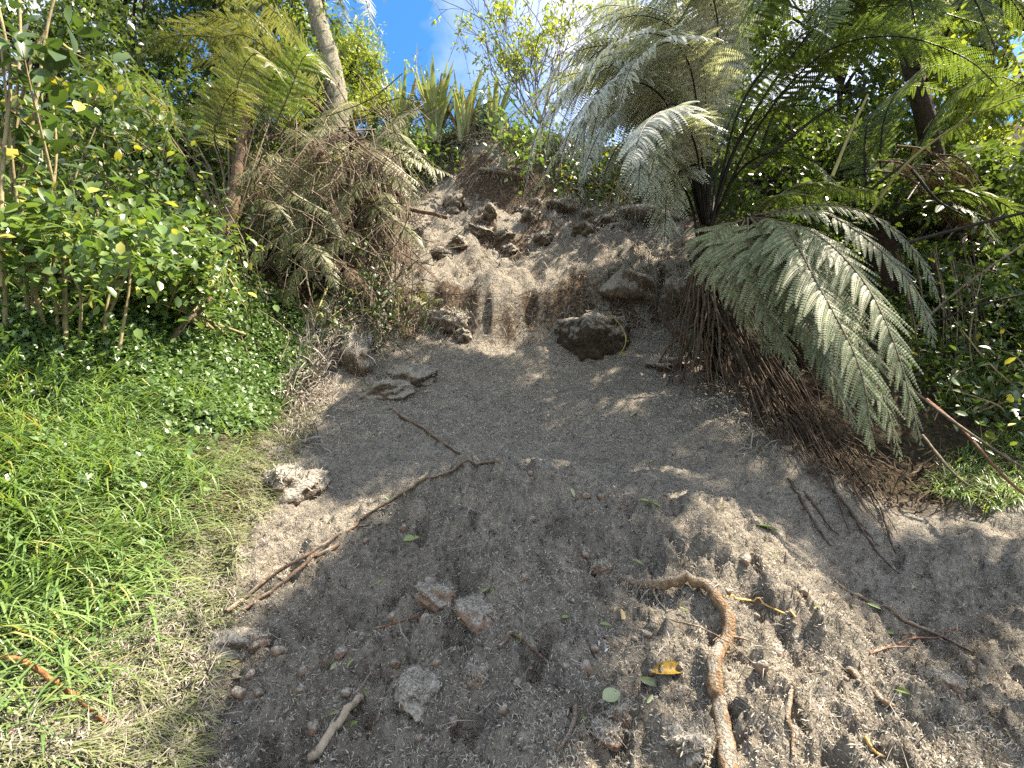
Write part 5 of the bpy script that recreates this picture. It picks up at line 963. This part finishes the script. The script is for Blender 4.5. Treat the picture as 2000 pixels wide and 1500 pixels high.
for k, (px, lab) in enumerate([([(1540,935),(1570,990),(1600,1040),(1625,1075)],'dark trailing root lowest left on the right bank'), ([(1610,930),(1665,1010),(1700,1060),(1760,1140)],'long straight root trailing furthest down the right bank'), ([(1570,960),(1600,1000),(1640,1060)],'short root between the two long trailing roots'), ([(1660,1000),(1690,1040),(1720,1080)],'short crooked root right of the long trailing root')]):
    stick('trailing_root', lab, px, 0.012, 'droot', cat='root', wob=0.3)
# dead wood on the left bank
def pole(name, label, px, r, mat, cat='branch', taper=0.5, seg=8, wob=0.2):
    p = catmull(px_pts(px), 7); mb = MB(); tube(mb, p + RNG.normal(size=p.shape) * r * 0.15, np.linspace(r, r * taper, len(p)), seg, wob); return tag(part(name, mb, M[mat], smooth=True, origin=p[0]), label, cat)
pole('dead_branch', 'grey dead branch leaning up through the left ground cover', [(285,728,4.45),(330,670,4.6),(385,600,4.8),(420,545,5.0),(452,490,5.3)], 0.04, 'palestick', taper=0.4, wob=0.3)
pole('dead_branch', 'thinner dead branch beside the grey leaning one', [(330,690,4.5),(350,640,4.55),(400,600,4.7),(425,550,4.9)], 0.02, 'stick')
pole('fern_snag', 'bent dead fern snag with a pale sunlit side behind the shrubs', [(425,470,6.2),(455,400,6.2),(470,300,6.2),(480,225,6.2),(505,180,6.2)], 0.085, 'stick', cat='snag', taper=0.6, seg=10)
pole('stick', 'dark upright stick at the top left edge of the scar', [(735,430,7.4),(752,370,7.4),(772,285,7.4)], 0.02, 'dbark', cat='stick')
pole('log', 'grey log end lying at the top left of the scar', [(770,400,9.1),(820,413,9.0),(875,425,8.9)], 0.045, 'stick', cat='log', taper=0.8)
pole('fallen_branch', 'thin fallen branch slanting across the crest below the flax', [(780,218,11.3),(900,235,11.2),(960,255,11.1)], 0.018, 'twig', taper=0.6)
pole('fallen_branch', 'leafy thin branch drooping right along the crest', [(880,170,11.4),(930,225,11.1),(1010,272,10.8)], 0.02, 'twig', taper=0.6)
pole('fallen_branch', 'arched bare branch on the crest below the leafy one', [(870,285,11.2),(925,262,11.0),(1000,262,10.9),(1060,275,10.8)], 0.016, 'twig', taper=0.5)
# fine twigs on the left scar edge
for k in range(40):
    x0 = 650 + 160 * RNG.rand(); y0 = 420 + 250 * RNG.rand(); g = G(x0, y0); d = unit(RNG.normal(size=3) * [1, 0.4, 0.6] + [0, -0.2, 0.3]); l = 0.3 + 0.5 * RNG.rand(); mb = MB(); q = catmull([g, g + d * l * 0.5 + RNG.normal(size=3) * 0.05, g + d * l], 4); tube(mb, q, np.linspace(0.009, 0.003, len(q)), 4, 0.2)
    tag(part('twig', mb, M['stick' if k % 2 else 'palestick'], origin=g), 'thin broken twig in the tangle on the left edge of the slip', 'twig', 'broken twigs on the left slip edge')
# fallen leaves
FL = {k: leaf_me('fallen_leaf', M[k]) for k in ('leafgreen', 'leafpale', 'leafbrown', 'leaftan')}
def fallen(px, s, ang, mat, label, group=None, tilt=0.25, asp=0.85, lift=0.012):
    g = G(*px); n = gnormal(g[None], 0.06)[0]; n = unit(n + RNG.normal(size=3) * tilt); d = np.array([math.cos(ang), math.sin(ang) * 0.8, math.sin(ang) * 0.6]); R = frames(d[None], n[None])[0]
    o = bpy.data.objects.new('fallen_leaf', FL[mat]); COL.objects.link(o); m = Matrix([[R[i][0] * s, R[i][1] * s * asp, R[i][2] * s, 0] for i in range(3)] + [[0, 0, 0, 1]]); m.translation = Vector(g + np.array([0, 0, lift]) - R[:, 0] * s * 0.5); o.matrix_world = m
    return tag(o, label, 'leaf', group)
fallen((1315,1322), 0.19, 0.15, 'leafbrown', 'large yellow leaf with brown blotches left of the thick root', lift=0.03, asp=0.55, tilt=0.1)
fallen((1195,1375), 0.075, 0.4, 'leafpale', 'pale green leaf lying alone near the bottom centre', asp=1.3, lift=0.03)
fallen((1275,1338), 0.11, -0.3, 'leafpale', 'curled pale green leaf under the blotched yellow leaf', asp=0.5)
fallen((1216,1212), 0.06, 1.3, 'leaftan', 'tan fan-shaped leaf below the end of the thick root', asp=1.3, lift=0.03)
fallen((803,1058), 0.095, 0.4, 'leafgreen', 'dark green leaf near the long diagonal stick', lift=0.02)
fallen((1500,1035), 0.16, -0.2, 'leafgreen', 'muddy green leaf on the right shoulder of the debris', lift=0.02)
fallen((948,1155), 0.045, 0.9, 'leafgreen', 'small curled green leaf above the brown lump', asp=1.2)
fallen((740,1140), 0.06, 0.8, 'leafgreen', 'narrow green leaf at the left of the tan flat-topped lump', asp=0.4)
fallen((1010,1252), 0.085, 0.9, 'leafgreen', 'narrow muddy green leaf at debris centre', asp=0.4)
fallen((1105,1210), 0.04, 0.2, 'leafgreen', 'small green leaf left of the tan fan-shaped leaf')
fallen((1270,985), 0.15, -0.3, 'leafgreen', 'long green leaf at the top right crest of the debris', asp=0.4)
fallen((1240,810), 0.15, 0.8, 'leafpale', 'pale green leaf right of centre on the smooth slope', asp=0.4)
fallen((455,1300), 0.05, 0.6, 'leaftan', 'small yellow leaf beside the sunlit squared lump')
fallen((1740,1240), 0.12, -0.1, 'leafgreen', 'narrow green leaf next to the forked reddish twig', asp=0.35)
fallen((1598,1190), 0.05, 0.5, 'leafgreen', 'dark green leaf at the edge of the sunlit ridge')
g = G(1180, 1270); mb = MB(); leafcloud(mb, g + np.array([0, 0, 0.015]) + RNG.normal(size=(9, 3)) * 0.012, 0.022, simple=True); tag(part('white_flower', mb, M['white'], origin=g), 'tiny cluster of white petals on the grey debris', 'flower')
for c in pts_in(slide, 75, 1.8, 8.5):
    k = 'leafgreen' if RNG.rand() < 0.7 else 'leafpale'; o = bpy.data.objects.new('fallen_leaf', FL[k]); COL.objects.link(o); s = 0.03 + 0.05 * RNG.rand(); o.location = c + np.array([0, 0, 0.012]); o.scale = (s, s * 0.6, s); o.rotation_euler = (0.5 + 0.4 * RNG.normal(), 0.4 * RNG.normal(), RNG.rand() * 6); tag(o, 'small green leaf scrap scattered on the grey slip', 'leaf', 'green leaf scraps on the slip')

for o in SC.objects:
    if '_o' in o: del o['_o']
